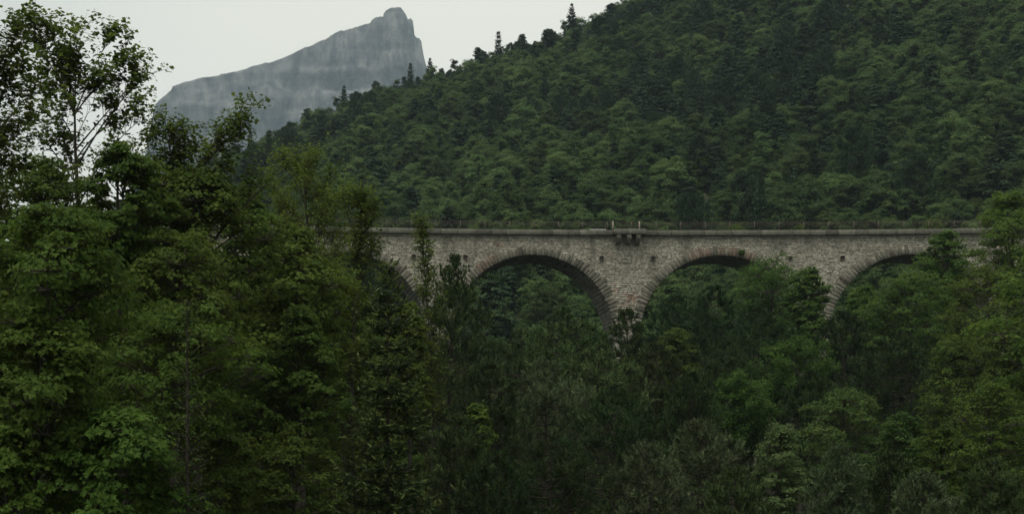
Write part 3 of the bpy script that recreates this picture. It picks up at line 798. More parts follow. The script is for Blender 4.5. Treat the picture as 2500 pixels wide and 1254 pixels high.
def fir(seed, H, base, Rc, prof, whorl=0.34, per_whorl=7, twig_gap=0.10, blade=0.075, width=0.02, droop=0.12, per=6, bare=None, trunk_r=None, k_side=0.42):
    g = np.random.RandomState(seed)
    zb = base * H
    zs = [zb]
    while zs[-1] < H * 0.97: zs.append(zs[-1] + whorl * g.uniform(0.75, 1.25) * (1.0 if zs[-1] < 0.8 * H else 0.8))
    A, E = [], []
    for k, z0 in enumerate(zs):
        t0 = (z0 - zb) / (H - zb)
        wr = g.uniform(0.75, 1.1)
        for j in range(per_whorl):
            if bare and bare[0] < t0 < bare[1] and g.rand() < 0.75: continue
            z = z0 + g.uniform(-0.2, 0.2) * whorl
            t = min(max((z - zb) / (H - zb), 0.0), 1.0)
            r = max(Rc * np.interp(t, prof[0], prof[1]) * wr * g.uniform(0.6, 1.08), 0.10)
            a = j * 6.283 / per_whorl + k * 1.7 + g.normal(0, 0.2)
            el = 0.05 + 0.75 * t ** 2.2 + g.normal(0, 0.06)
            A.append((0, 0, z)); E.append((r * math.cos(a), r * math.sin(a), min(z + r * math.tan(el), H - 0.1)))
    A, E = np.array(A, float), np.array(E); D = E - A; LL = np.linalg.norm(D, axis=1)
    B = A + D * 0.55; B[:, 2] -= droop * LL * 0.6
    wd = Acc(); tr = trunk_r or (0.009 * H + 0.02)
    tz = np.linspace(0, 1, 10) * H; axv = np.stack([0 * tz, 0 * tz, tz], 1)
    wd.add(*tubes(axv[None], (tr * (1 - 0.94 * tz / H))[None], 6))
    wd.add(*tubes(bez(A, B, E, 5), np.clip(0.009 * LL + 0.005, 0.005, 0.04)[:, None] * np.linspace(1, 0.3, 5)[None], 4))
    cnt = np.maximum((LL / twig_gap).astype(int), 3)
    i = np.repeat(np.arange(len(A)), cnt)
    t = np.concatenate([np.linspace(0.14, 1.0, c) for c in cnt]) + g.normal(0, 0.015, len(i)); t = np.clip(t, 0, 1)
    P0 = bez_at(A[i], B[i], E[i], t)
    tang = unit(2 * (1 - t)[:, None] * (B[i] - A[i]) + 2 * t[:, None] * (E[i] - B[i]))
    lat = unit(np.cross(tang, np.array([0, 0, 1.0])))
    sg = np.where(np.arange(len(i)) % 2, 1.0, -1.0)
    sd = unit(tang * 0.75 + lat * sg[:, None] * g.uniform(0.7, 1.1, len(i))[:, None] + g.normal(0, 0.12, P0.shape) - np.array([0, 0, 1.0]) * g.uniform(0.0, 0.55, len(i))[:, None])
    sl = np.clip(LL[i] * k_side * (1.05 - t) * g.uniform(0.7, 1.2, len(i)), 0.06, 0.9)
    last = t > 0.97; sd[last] = tang[last]; sl[last] = 0.12
    # blades along each side twig; each blade flat, slightly upturned
    nb = np.maximum((per * sl / 0.25).astype(int), 3)
    j = np.repeat(np.arange(len(i)), nb)
    tt = g.rand(len(j))
    st = P0[j] + sd[j] * (sl[j] * tt)[:, None]
    la2 = unit(np.cross(sd[j], np.array([0, 0, 1.0])))
    d = unit(sd[j] * 0.8 + la2 * g.normal(0, 0.75, len(j))[:, None] + np.array([0, 0, 1.0]) * g.normal(0.0, 0.45, len(j))[:, None])
    bl = blade * g.uniform(0.7, 1.3, len(j))
    side = unit(np.cross(d, np.array([0, 0, 0.8]) + g.normal(0, 0.75, d.shape)))
    V = np.stack([st - side * width / 2, st + side * width / 2, st + d * bl[:, None]], 1).reshape(-1, 3)
    Tq = np.arange(len(j) * 3).reshape(-1, 3)
    tone = np.clip(0.12 + 0.6 * ((tt > 0.8) | (t[j] > 0.93)) + g.normal(0, 0.12, len(j)), 0, 1)
    return wd.get(), (V, Tq, np.repeat(tone, 3))

def tree_meshes(name, built, mleaf, mbark):
    (wv, wq), (lv, lq, tone) = built
    return (make_mesh(name + '_trunk', wv, [wq], mbark, smooth=True), make_mesh(name + '_crown', lv, [lq], mleaf, tone=tone))
STAT = [0]
def plant(name, meshes, loc, label, group=None, rz=0.0, scale=1.0, cat='tree'):
    e = add(name, None, loc=loc, label=label, cat=cat, group=group)
    e.rotation_euler = (0, 0, rz)
    e.scale = (scale,) * 3 if np.isscalar(scale) else scale
    e.empty_display_size = 0.3
    add('trunk', meshes[0], e); add('crown', meshes[1], e)
    return e
ROUND = ([0, .12, .32, .6, .82, .94, 1], [.5, .8, 1, .98, .76, .48, .15])
OVAL = ([0, .2, .5, .8, 1], [.5, .9, 1, .6, .08])
NARROW = ([0, .2, .5, .8, 1], [.7, 1, .85, .5, .05])
CONE = ([0, .1, .3, .6, 1], [.8, 1, .86, .5, .03])
PINEP = ([0, .15, .4, .7, .88, 1], [.7, 1, 1, .72, .34, .05])
FLAT = ([0, .3, .6, .85, 1], [.6, .95, 1, .75, .3])

HEROES = []
def hero(name, label, kind, x, y, Y, half, seed, cat='tree', group=None, tips=None, mat=None, bark=None, rz=0.0, **kw):
    """tree whose top shows at pixel (x, y), at distance Y, crown half-width 'half' pixels"""
    top = px(x, y, Y); gz = float(ground_h(top[0], top[1])) - 0.05
    H = top[2] - gz; Rc = half / F * Y * (1.18 if kind in 'bc' else 1.08)
    if tips is not None:
        g = np.random.RandomState(seed + 5)
        tp = []
        for (tx, ty) in tips:
            q = px(tx, ty, Y); tp.append((q[0] - top[0], g.uniform(-0.25, 0.25) * Rc, q[2] - gz))
        kw['tips'] = np.array(tp)
    fn = {'b': broadleaf, 'c': clumpy, 'p': pine, 'f': fir}[kind]
    HEROES.append((x, y, Y, half))
    defp = {'b': ROUND, 'c': ROUND, 'p': PINEP, 'f': CONE}[kind]
    prof = kw.pop('prof', defp); base = kw.pop('base', 0.25)
    if 'cpx' in kw: base = max(1 - kw.pop('cpx') / (F * H / Y), 0.02)
    built = fn(seed, H, base, Rc, prof, **kw)
    mat = mat or {'b': M_LIME, 'c': M_LIME, 'p': M_PINE, 'f': M_FIR}[kind]
    bark = bark or (M_BARK if kind in 'bc' else M_PBARK)
    STAT[0] += len(built[0][1]) * 2 + (len(built[1][1]) * (2 if built[1][1].shape[1] == 4 else 1))
    return plant(name, tree_meshes(name, built, mat, bark), (top[0], top[1], gz), label, group, rz, 1.0, cat)

# ------------------------------------------------------------------ near and middle trees
# --- left thicket: (kind, x, y, distance, half width, crown height in photo pixels)
hero('maple_tree', 'tall sparse tree with open crown against the sky above the left thicket', 'b', 215, 185, 38, 82, 101, base=0.36, prof=([0, .2, .5, .8, 1], [.9, 1.0, .9, .8, .4]),
     limbs=18, subs=7, twigs=5, per=10, leaf=0.125, spread=0.06, limb_k=0.65, mat=M_LIME, up=0.5, tips=[(82, 88), (115, 112), (188, 92), (255, 112), (302, 138), (345, 192), (318, 262), (105, 215), (70, 290), (155, 150), (285, 180), (340, 300), (60, 360), (320, 200), (98, 84), (140, 125)])
hero('maple_tree', 'tree cut by the left picture edge with dark leafy branches high up', 'b', -70, 130, 30, 110, 102, base=0.3, limbs=26, subs=7, twigs=5, per=11, leaf=0.11, spread=0.09, tips=[(40, 105), (30, 180), (50, 250), (20, 130), (40, 330), (30, 420)])
hero('maple_tree', 'bushy tree with long arms reaching up right before the cliff', 'b', 430, 405, 37, 110, 103, base=0.35, limbs=22, subs=7, twigs=5, per=11, leaf=0.105, spread=0.08, mat=M_LIME,
     tips=[(590, 308), (560, 326), (520, 355), (575, 314), (438, 335), (395, 325), (355, 350), (330, 385), (610, 445), (630, 480), (540, 405), (415, 345), (450, 365)])
hero('broadleaf_tree', 'wide leafy tree under the tall sparse tree at the far left', 'c', 100, 385, 34, 170, 104, cpx=300, clumps=44, leaf=0.09, per=34, stray=0.14)
hero('broadleaf_tree', 'leafy tree with light gaps to the sky below the tall sparse tree', 'c', 300, 350, 33, 105, 126, cpx=270, clumps=34, leaf=0.09, per=32, stray=0.16)
hero('broadleaf_tree', 'broad tree with dense olive crown between tall tree and ash', 'c', 480, 410, 36.5, 155, 105, cpx=300, clumps=50, leaf=0.10, per=34, stray=0.12)
hero('broadleaf_tree', 'leafy olive tree left beside the yellow green ash', 'c', 610, 455, 46, 85, 129, cpx=300, clumps=44, leaf=0.105, per=30, stray=0.14)
hero('maple_tree', 'lobed leaf maple with light leaf layers at the left edge', 'c', 130, 490, 24, 190, 106, cpx=330, clumps=44, leaf=0.105, per=27, shape=LEAF_LOBED, mat=M_MAPLE, flat=0.62, stray=0.10)
hero('broadleaf_tree', 'dim leafy tree in the middle of the left thicket', 'c', 430, 560, 33, 165, 120, cpx=300, clumps=48, leaf=0.085, per=34, stray=0.10)
hero('maple_tree', 'lobed leaf maple standing behind the slender young spruce', 'c', 420, 735, 30, 180, 108, cpx=300, clumps=44, leaf=0.105, per=27, shape=LEAF_LOBED, mat=M_MAPLE, flat=0.65, stray=0.10)
hero('maple_tree', 'lobed leaf maple below the light layered one at the left edge', 'c', 90, 770, 23.2, 190, 107, cpx=330, clumps=42, leaf=0.115, per=27, shape=LEAF_LOBED, mat=M_MAPLE, flat=0.62, stray=0.10)
hero('maple_tree', 'low lobed leaf maple in front of the spruce foot', 'c', 290, 985, 23, 170, 127, cpx=340, clumps=40, leaf=0.115, per=30, shape=LEAF_LOBED, mat=M_MAPLE, flat=0.65, stray=0.10)
hero('maple_tree', 'lowest lobed leaf maple in the bottom left corner', 'c', 20, 1040, 22.5, 150, 121, cpx=340, clumps=36, leaf=0.105, per=28, shape=LEAF_LOBED, mat=M_MAPLE, flat=0.65, stray=0.10)
hero('ash_tree', 'yellow green upright ash with visible forked stem left of the viaduct', 'b', 738, 395, 50, 92, 109, base=0.48, limbs=44, subs=8, twigs=5, per=12, leaf=0.095, spread=0.12, mat=M_ASH, up=0.6, prof=([0, .3, .6, .85, 1], [.6, .9, 1, .85, .45]))
hero('ash_tree', 'pale wispy tree with upright shoots at the viaduct end', 'b', 868, 470, 46, 48, 110, base=0.25, limbs=36, subs=6, twigs=5, per=10, leaf=0.095, spread=0.08, mat=M_ASH, up=0.7, prof=NARROW, tips=[(915, 518), (895, 540), (840, 500), (905, 620)])
hero('broadleaf_tree', 'dense dark green tree mass below the yellow green ash', 'c', 720, 548, 43, 140, 111, cpx=300, clumps=56, leaf=0.10, per=32, stray=0.12)
hero('broadleaf_tree', 'rounded dark tree with smooth right edge left of the layered fir', 'c', 735, 742, 38, 100, 112, cpx=330, clumps=50, leaf=0.085, per=32, prof=OVAL)
hero('broadleaf_tree', 'shaded leafy tree at the bottom between spruce and fir', 'c', 640, 850, 39, 120, 113, cpx=330, clumps=48, leaf=0.08, per=32)
hero('broadleaf_tree', 'lowest leafy tree at the bottom between spruce and fir', 'c', 720, 1040, 36, 120, 122, cpx=330, clumps=40, leaf=0.075, per=30)
hero('broadleaf_tree', 'dim leafy tree low between the spruce and the maples', 'c', 540, 1010, 32, 90, 123, cpx=330, clumps=36, leaf=0.075, per=30)
hero('spruce_tree', 'slender young spruce with bare leader before the maples', 'f', 457, 722, 23, 100, 114, base=0.02, per_whorl=7, whorl=0.21, twig_gap=0.05, blade=0.065, width=0.022, per=9, prof=([0, .3, .6, .85, 1], [1, .85, .58, .2, .02]))
hero('fir_tree', 'layered dark fir with light branch tips in the bottom centre', 'f', 947, 640, 34, 150, 115, base=0.02, per_whorl=12, whorl=0.42, twig_gap=0.08, blade=0.15, width=0.06, per=9, k_side=0.5, bare=(0.60, 0.66), droop=0.35, prof=([0, .25, .55, .75, 1], [1, .92, .76, .56, .05]))
hero('poplar_tree', 'thin poplar sapling rising before the arch pier', 'b', 1048, 545, 58, 26, 116, base=0.5, limbs=34, subs=5, twigs=4, per=7, leaf=0.11, mat=M_ASH, up=0.9, prof=NARROW, spread=0.08, twig_len=0.28, trunk_r=0.07)
hero('pine_tree', 'pine with pointed top and dark bare stem before the arch', 'p', 1105, 622, 70, 115, 117, base=0.40, prof=([0, .2, .5, .8, .93, 1], [1, .95, .74, .32, .09, .02]), whorl=0.46, per_whorl=6, side=6, tuft2=2, tuft=16, blade=0.30, width=0.055, shoot=0.45)
hero('broadleaf_tree', 'leafy light green tree between poplar sapling and fir', 'c', 1000, 735, 55, 62, 118, cpx=300, clumps=36, leaf=0.11, per=28, mat=M_ASH, stray=0.16)
hero('broadleaf_tree', 'green tree below the first arch beside the wispy tree', 'c', 845, 675, 50, 75, 119, cpx=330, clumps=48, leaf=0.105, per=30, stray=0.14)
hero('broadleaf_tree', 'small bright leafy tree behind the low pine right of the fir', 'c', 1165, 985, 50, 40, 128, cpx=120, clumps=20, leaf=0.095, per=26, mat=M_ASH, stray=0.15)
# --- centre pines
cp = [(1385, 742, 76, 92, 260, 'large pine with upright shoots under the widest visible arch'), (1268, 800, 82, 85, 230, 'pine beside the pointed pine under the arch opening'),
      (1525, 752, 86, 46, 240, 'narrow topped pine before the reddish pier'), (1460, 832, 72, 95, 260, 'dense pine below and before the reddish pier'),
      (1325, 865, 60, 110, 260, 'pale tipped pine low in the centre'), (1595, 835, 76, 75, 300, 'column shaped pine right of the centre pines'),
      (1690, 905, 62, 62, 300, 'slim pine with upright shoots beside dark gap'), (1195, 880, 56, 85, 300, 'dark pine right of the layered fir'),
      (1115, 1000, 44, 80, 330, 'low pine at the foot of the layered fir'), (1500, 930, 56, 115, 330, 'broad dark pine in the bottom centre'),
      (1700, 1010, 48, 100, 330, 'pine with many upright tips left of the pale poplar'), (1340, 1060, 44, 115, 330, 'lowest dark pine at the bottom centre edge'),
      (1215, 1090, 42, 80, 330, 'low shaded pine right beside the layered fir'), (1570, 1070, 44, 90, 330, 'low grey green pine left of the many tipped pine')]
for k, (x, y, Y, h, cpx, lab) in enumerate(cp):
    hero('pine_tree', lab, 'p', x, y, Y, h, 130 + k, mat=M_PPINE if any(q in lab for q in ('pale tipped', 'grey green', 'many upright')) else (M_DARK_SHADED_PINE if 'dark' in lab or 'shaded' in lab else M_PINE), cpx=cpx, whorl=0.0068 * Y, per_whorl=6, side=6, tuft=12, tuft2=3, blade=0.0036 * Y, width=0.0008 * Y, shoot=0.0062 * Y)  # pines described as shaded get their shade through the darker needle colour
# --- right side
rp = [('c', 1880, 622, 112, 130, 240, 'wide locust tree hiding the right foot of the middle arch', 'locust_tree', M_LOCUST), ('c', 1975, 652, 108, 52, 200, 'leafy locust top before the wall right of the middle arch', 'locust_tree', M_LOCUST),
      ('b', 1950, 838, 80, 75, 160, 'small bright locust tree with feathery layers amid dark pines', 'locust_tree', M_LOCUST), ('c', 2305, 558, 106, 72, 220, 'locust tree standing against the last arch on the right', 'locust_tree', M_LOCUST),
      ('c', 2465, 462, 100, 92, 240, 'tall yellow green tree rising above the parapet at the right edge', 'locust_tree', M_ASH),
      ('p', 1655, 715, 106, 66, 280, 'dark pine under the middle arch', 'pine_tree', M_DARK_SHADED_PINE), ('p', 1745, 690, 102, 80, 280, 'dark pine before the locust at the middle arch', 'pine_tree', M_DARK_SHADED_PINE),
      ('p', 1850, 745, 92, 95, 280, 'broad dark pine above the bright small locust', 'pine_tree', M_DARK_SHADED_PINE), ('c', 2225, 660, 98, 105, 220, 'bright green rounded tree below the last arch', 'broadleaf_tree', M_LOCUST),
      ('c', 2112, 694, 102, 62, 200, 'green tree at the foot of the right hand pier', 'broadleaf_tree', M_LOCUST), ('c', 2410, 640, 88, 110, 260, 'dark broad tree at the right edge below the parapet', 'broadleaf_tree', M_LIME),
      ('p', 2055, 752, 90, 80, 280, 'dark pine between bright locust and rounded tree', 'pine_tree', M_DARK_SHADED_PINE), ('p', 2190, 800, 86, 100, 280, 'blackish pine in the shaded middle right', 'pine_tree', M_DARK_SHADED_PINE),
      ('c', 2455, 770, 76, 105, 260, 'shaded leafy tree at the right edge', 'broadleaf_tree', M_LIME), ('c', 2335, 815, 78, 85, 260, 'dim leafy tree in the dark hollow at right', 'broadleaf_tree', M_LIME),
      ('p', 1780, 830, 82, 80, 300, 'dark pine left of the bright small locust', 'pine_tree', M_DARK_SHADED_PINE), ('b', 1795, 925, 68, 65, 160, 'feathery leafed small tree above the pale poplar', 'locust_tree', M_LOCUST),
      ('c', 2060, 942, 60, 105, 260, 'rounded oak like crown in the lower right', 'oak_tree', M_OAK), ('c', 2200, 1005, 56, 72, 260, 'smaller rounded crown beside the oak like tree', 'oak_tree', M_OAK),
      ('c', 1905, 1030, 44, 82, 300, 'pale silvery poplar with glinting leaves at the bottom', 'poplar_tree', M_PALE), ('p', 2050, 1080, 40, 60, 300, 'bluish young pine right of the silvery poplar', 'pine_tree', M_PPINE),
      ('p', 2170, 1095, 42, 62, 300, 'young pine with pointed shoots under the rounded crowns', 'pine_tree', M_PINE), ('c', 2415, 925, 54, 110, 300, 'leafy tree with olive crown at lower right edge', 'broadleaf_tree', M_LIME),
      ('c', 2300, 1035, 46, 78, 300, 'brownish green tree in the lower right', 'broadleaf_tree', M_LIME), ('p', 2420, 1110, 40, 80, 300, 'low pine in the bottom right corner', 'pine_tree', M_PINE),
      ('p', 1800, 1130, 40, 75, 300, 'low pine left below the silvery poplar', 'pine_tree', M_PINE), ('p', 2250, 1140, 38, 75, 300, 'low grey green pine at the bottom right', 'pine_tree', M_PPINE),
      ('p', 1985, 900, 72, 70, 300, 'black shaded pine below the bright small locust', 'pine_tree', M_DARK_SHADED_PINE), ('c', 1650, 800, 94, 56, 240, 'dim leafy tree behind the column shaped pine', 'broadleaf_tree', M_LIME)]
for k, (kd, x, y, Y, h, cpx, lab, nm, mt) in enumerate(rp):
    lf = 0.0015 * Y
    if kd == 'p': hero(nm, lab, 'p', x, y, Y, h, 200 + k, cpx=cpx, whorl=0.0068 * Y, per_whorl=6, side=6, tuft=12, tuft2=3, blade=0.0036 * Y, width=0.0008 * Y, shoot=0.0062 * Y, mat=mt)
    elif kd == 'b': hero(nm, lab, 'b', x, y, Y, h, 200 + k, cpx=cpx, limbs=30, subs=7, twigs=6, per=11, leaf=lf, spread=lf * 0.9, mat=mt, prof=FLAT, up=0.1)
    else: hero(nm, lab, 'c', x, y, Y, h, 200 + k, cpx=cpx, clumps=50, leaf=lf, per=30, mat=mt, prof=OVAL if 'poplar' in nm else ROUND, stray=0.10)
# plants rooted on the viaduct
def wall_plant(name, lab, x, y, depth, half, hpx, seed, mt, cat):
    p0 = bend(np.array([vs(x), depth, vz(y)])) + VBASE
    b = clumpy(seed, hpx * SC, 0.05, half * SC, ROUND, clumps=12, subs=6, per=14, leaf=0.13, mound=0.42, stray=0.2)
    plant(name, tree_meshes(name, b, mt, M_BARK), tuple(p0), lab, None, 0.0, 1.0, cat)
DECK = (CY - (COPE_B + 0.12) / SC)
wall_plant('deck_shrub', 'yellow green shrub on the deck behind the railing right of the balcony', 1806, DECK, 1.6, 26, 36, 501, M_ASH, 'shrub')
wall_plant('deck_shrub', 'small yellow green shrub behind the railing near the right drain pair', 1968, DECK, 1.6, 20, 33, 502, M_ASH, 'shrub')
wall_plant('deck_shrub', 'pale shrub behind the railing beside the locust at the last arch', 2285, DECK, 1.6, 30, 46, 503, M_ASH, 'shrub')
wall_plant('deck_shrub', 'low shrub behind the railing above the widest visible arch', 1275, DECK, 1.8, 22, 28, 504, M_LOCUST, 'shrub')
wall_plant('wall_fern', 'small dark plant rooted in the arch ring of the middle arch', 1810, 620, -0.16, 8, 9, 505, M_LOCUST, 'plant')
print('hero trees', time.time() - T0, 'tris', STAT[0])

# ------------------------------------------------------------------ shared variants: stand fillers and hillside
def stand_variant(kind, seed, H, Rc, **kw):
    b = {'b': broadleaf, 'c': clumpy, 'p': pine}[kind](seed, H, kw.pop('base', 0.12), Rc, kw.pop('prof', PINEP if kind == 'p' else ROUND), **kw)
    STAT[0] += len(b[0][1]) * 2 + (len(b[1][1]) * (2 if b[1][1].shape[1] == 4 else 1))
    return b
fill_b = [tree_meshes('fill_broad', stand_variant('c', 300 + k, 14, 3.2, base=0.06, clumps=50, leaf=0.17, per=26), M_LIME, M_BARK) for k in range(2)]
fill_p = [tree_meshes('fill_pine', stand_variant('p', 310 + k, 14, 2.8, whorl=0.48, per_whorl=6, side=6, tuft=10, blade=0.27, width=0.036, shoot=0.28), M_PINE, M_PBARK) for k in range(2)]
g = np.random.RandomState(5)
_tx = np.array([-200, 300, 560, 700, 840, 930, 1000, 1130, 1240, 1330, 1400, 1500, 1600, 1680, 1760, 1850, 2000, 2060, 2120, 2250, 2340, 2420, 2500, 2700])
_ty = np.array([560, 560, 560, 620, 700, 760, 780, 800, 830, 830, 830, 850, 830, 780, 730, 720, 740, 780, 740, 700, 680, 640, 560, 500])
placed = []
for Y in np.arange(34, 126, 5.5):
    step = 5.2
    for X in np.arange((-250 - CX) / F * Y, (2750 - CX) / F * Y, step):
        x_, y_ = X + g.uniform(-1.8, 1.8), Y + g.uniform(-2, 2)
        pxl = CX + F * x_ / y_
        lim = np.interp(pxl, _tx, _ty) + 5 + g.uniform(0, 90)
        if any(abs(pxl - hx) < hh * 0.8 + 30 and y_ < hY + 3 for hx, hy_, hY, hh in HEROES): continue
        if lim > 1150: continue
        gz = float(ground_h(x_, y_)); H = (CY - lim) / F * y_ - gz
        if H < 3.5: continue
        if y_ > 118 and any(abs(x_ - c - sg * BAY / 2) < 3 for c in CENTRES for sg in (-1, 1)): continue
        placed.append((x_, y_, gz, min(H, 19)))
for k, (x_, y_, gz, H) in enumerate(placed):
    pi = g.rand() < (0.65 if CX + F * x_ / y_ > 1000 else 0.15)
    ms = (fill_p if pi else fill_b)[k % 2]
    s_ = H / 14
    plant('pine_tree' if pi else 'broadleaf_tree', ms, (x_, y_, gz - 0.1),
          'dim pine filling the crowded stand below the viaduct' if pi else 'dim leafy tree filling the crowded stand below the viaduct',
          'pines of the valley stand' if pi else 'leafy trees of the valley stand', g.uniform(0, 6.28), (s_ * g.uniform(0.85, 1.15), s_ * g.uniform(0.85, 1.15), s_))
print('fill', len(placed), time.time() - T0)

# hillside wood
HB = [stand_variant('c', 400 + k, (8.6, 9.4, 8.0, 10.2)[k], (3.7, 3.2, 4.0, 2.9)[k], base=0.06, clumps=(24, 20, 28, 18)[k], subs=11, per=40, leaf=0.21, mound=(0.34, 0.38, 0.30, 0.40)[k], flat=0.92, stray=0.06, prof=(ROUND if k != 3 else OVAL)) for k in range(4)]
HP = [stand_variant('c', 420 + k, 10.5, (2.7, 2.3)[k], base=0.06, clumps=(32, 28)[k], subs=10, per=32, leaf=0.22, mound=(0.34, 0.38)[k], flat=0.78, stray=0.10, prof=([0, .12, .4, .7, .9, 1], [.7, 1, .96, .72, .42, .12])) for k in range(2)]
HP.append(stand_variant('p', 422, 11.5, 2.6, base=0.12, whorl=0.7, per_whorl=6, side=6, tuft=14, blade=0.5, width=0.12, shoot=0.6, tuft2=2))
HP.append(fir(430, 12.0, 0.04, 2.8, CONE, whorl=0.6, per_whorl=8, twig_gap=0.16, blade=0.45, width=0.16, per=7))
hb_m = [tree_meshes('hill_broad', b, M_HBROAD, M_BARK) for b in HB]
hp_m = [tree_meshes('hill_pine', b, M_HPINE, M_PBARK) for b in HP]
def joined(name, b, ml, mb):
    (wv, wq), (lv, lq, tn) = b
    return make_mesh(name, np.concatenate([wv, lv]), [wq, lq + len(wv)], [mb, ml], midx=np.concatenate([np.zeros(len(wq)), np.ones(len(lq))]), tone=np.concatenate([np.zeros(len(wv)), tn]))

pts = []
for Y in np.arange(146, 470, 3.5):
    for X in np.arange((-150 - CX) / F * Y - 15, (2650 - CX) / F * Y + 15, 3.5):
        pts.append((X + g.uniform(-1.7, 1.7), Y + g.uniform(-1.7, 1.7)))
pts = np.array(pts); gz = ground_h(pts[:, 0], pts[:, 1])
hr = ridge_h(pts[:, 0])
ok = (hr > 4) & (pts[:, 1] < RIDGE_Y + 18)
el = (gz + 14) / pts[:, 1]
ok &= ((gz - 2) / pts[:, 1] < (CY + 40) / F)      # nothing far above the frame
pts, gz = pts[ok], gz[ok]
mixn = fbm(pts[:, 0] * 0.025, pts[:, 1] * 0.025, 6.0, 3)
isp = (0.95 * mixn + g.normal(0, 0.45, len(pts))) > 0.22
sclb = np.clip(g.normal(0.76, 0.22, len(pts)), 0.36, 1.5)
PV = lambda k: g.choice(4, k, p=[0.36, 0.34, 0.2, 0.1])
d2 = np.hypot(pts[:, 0] - 40, pts[:, 1])
order = np.argsort(pts[:, 1] - 0.0 * d2)
cnt = {True: 0, False: 0}; single = np.zeros(len(pts), bool)
xpix = CX + F * pts[:, 0] / pts[:, 1]; ypix = CY - F * (gz + 8) / pts[:, 1]
seen = (xpix > 560) & (xpix < 2520) & (ypix < 770) & (ypix > -20)
deckhid = (ypix > 566) & (((xpix - 1301) % 460 > 190) & ((xpix - 1301) % 460 < 270))
for k in order:
    kd = bool(isp[k])
    if seen[k] and not deckhid[k] and cnt[kd] < 280: single[k] = True; cnt[kd] += 1
for k in np.where(single)[0]:
    kd = bool(isp[k])
    ms = hp_m[PV(1)[0]] if kd else hb_m[g.randint(4)]
    s_ = sclb[k]
    plant('hillside_pine' if kd else 'hillside_tree', ms, (pts[k, 0], pts[k, 1], gz[k] - 0.4),
          'dark conifer on the lower wooded hillside behind the viaduct' if kd else 'rounded green tree on the lower wooded hillside behind the viaduct',
          'conifers on the lower hillside' if kd else 'leafy trees on the lower hillside', g.uniform(0, 6.28), (s_, s_, s_ * g.uniform(0.85, 1.1)))
# lone conifers standing out on the skyline
sk = [(1396, 10, 1.0, 'lone tall conifer standing clear on the upper skyline'), (1050, 143, 0.8, 'pointed conifer on the skyline at the foot of the cliff edge'),
      (750, 243, 0.9, 'dark cone shaped conifer on the left skyline before the cliff'), (840, 210, 0.7, 'small pointed conifer on the skyline before the grey cliff')]
fir_m = tree_meshes('skyline_fir', fir(431, 13.0, 0.08, 3.4, CONE, whorl=0.8, per_whorl=8, twig_gap=0.16, blade=0.5, width=0.17, per=8), M_HPINE, M_PBARK)
for x, y, s_, lab in sk:   # crown tops as the photograph shows them on the ridge
    Y = RIDGE_Y - 2; q = px(x, y, Y); gg = float(ground_h(q[0], Y)) - 0.3
    h = (q[2] - gg) / 13.0
    plant('conifer_tree', fir_m if x != 750 else hp_m[0], (q[0], Y, gg), lab, None, x * 0.1, (max(h, 0.5) * 0.9 * (1.3 if x == 750 else 1), max(h, 0.5) * 0.9, max(h, 0.5)))
# the rest of the hillside wood: one mass
rest = np.where(~single)[0]
vm = bpy.data.meshes.new('hillside_forest'); vm.vertices.add(len(rest))
co = np.column_stack([pts[rest], gz[rest] - 0.4]); vm.vertices.foreach_set('co', co.astype(np.float32).ravel())
for nm_, vals, ty in (('vi', np.where(isp[rest], 4 + PV(len(rest)), g.randint(0, 4, len(rest))), 'INT'), ('sc', sclb[rest], 'FLOAT'), ('rz', g.uniform(0, 6.28, len(rest)), 'FLOAT')):
    a = vm.attributes.new(nm_, ty, 'POINT'); a.data.foreach_set('value', np.asarray(vals, np.int32 if ty == 'INT' else np.float32))
fo = add('hillside_forest', vm, kind='stuff', label='dense mixed forest covering the upper hillside', cat='forest')
src = [bpy.data.objects.new('variant_source', joined('variant', b, M_HBROAD, M_BARK)) for b in HB] + [bpy.data.objects.new('variant_source', joined('variant', b, M_HPINE, M_PBARK)) for b in HP]
ng = bpy.data.node_groups.new('scatter_forest', 'GeometryNodeTree')
ng.interface.new_socket('Geometry', in_out='INPUT', socket_type='NodeSocketGeometry')
ng.interface.new_socket('Geometry', in_out='OUTPUT', socket_type='NodeSocketGeometry')
NN = ng.nodes.new; LK = ng.links.new
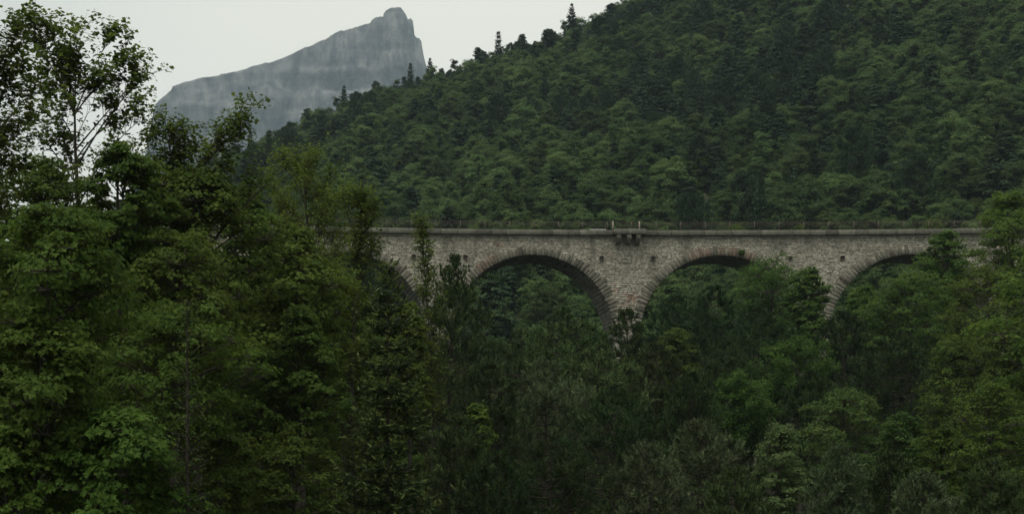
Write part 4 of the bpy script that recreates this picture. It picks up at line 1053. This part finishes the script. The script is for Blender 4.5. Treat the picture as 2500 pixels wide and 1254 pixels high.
gi, go = NN('NodeGroupInput'), NN('NodeGroupOutput'); jn = NN('GeometryNodeJoinGeometry')
def named(nm_, ty):
    x = NN('GeometryNodeInputNamedAttribute'); x.data_type = ty; x.inputs['Name'].default_value = nm_; return x.outputs['Attribute']
vi, scv, rzv = named('vi', 'INT'), named('sc', 'FLOAT'), named('rz', 'FLOAT')
cx = NN('ShaderNodeCombineXYZ'); LK(rzv, cx.inputs['Z'])
for k, s_ in enumerate(src):
    cmp_ = NN('FunctionNodeCompare'); cmp_.data_type = 'INT'; cmp_.operation = 'EQUAL'; LK(vi, cmp_.inputs[2]); cmp_.inputs[3].default_value = k
    oi = NN('GeometryNodeObjectInfo'); oi.inputs['Object'].default_value = s_; oi.inputs['As Instance'].default_value = True
    ip = NN('GeometryNodeInstanceOnPoints'); LK(gi.outputs[0], ip.inputs['Points']); LK(cmp_.outputs[0], ip.inputs['Selection'])
    LK(oi.outputs['Geometry'], ip.inputs['Instance']); LK(cx.outputs[0], ip.inputs['Rotation']); LK(scv, ip.inputs['Scale'])
    LK(ip.outputs[0], jn.inputs[0])
LK(jn.outputs[0], go.inputs[0])
md = fo.modifiers.new('scatter', 'NODES'); md.node_group = ng
print('hill', len(pts), 'single', single.sum(), 'rest', len(rest), time.time() - T0, 'tris', STAT[0])

# ------------------------------------------------------------------ haze
hv, hq = [], []
x0, x1, y0, y1, z0, z1 = -3600, 3600, -200, 5400, -12, 1560
V = [(x0, y0, z0), (x1, y0, z0), (x1, y0, z1), (x0, y0, z1), (x0, y1, z0), (x1, y1, z0), (x1, y1, z1), (x0, y1, z1)]
m, N, L = new_mat('haze_air'); o = N('ShaderNodeOutputMaterial'); v = N('ShaderNodeVolumePrincipled')
v.inputs['Color'].default_value = (0.68, 0.86, 1.0, 1); v.inputs['Density'].default_value = 0.000105; v.inputs['Anisotropy'].default_value = 0.0
L(v.outputs[0], o.inputs['Volume'])
hz = add('haze', make_mesh('haze', V, [BOXQ], m), kind='stuff')
print('done', time.time() - T0)
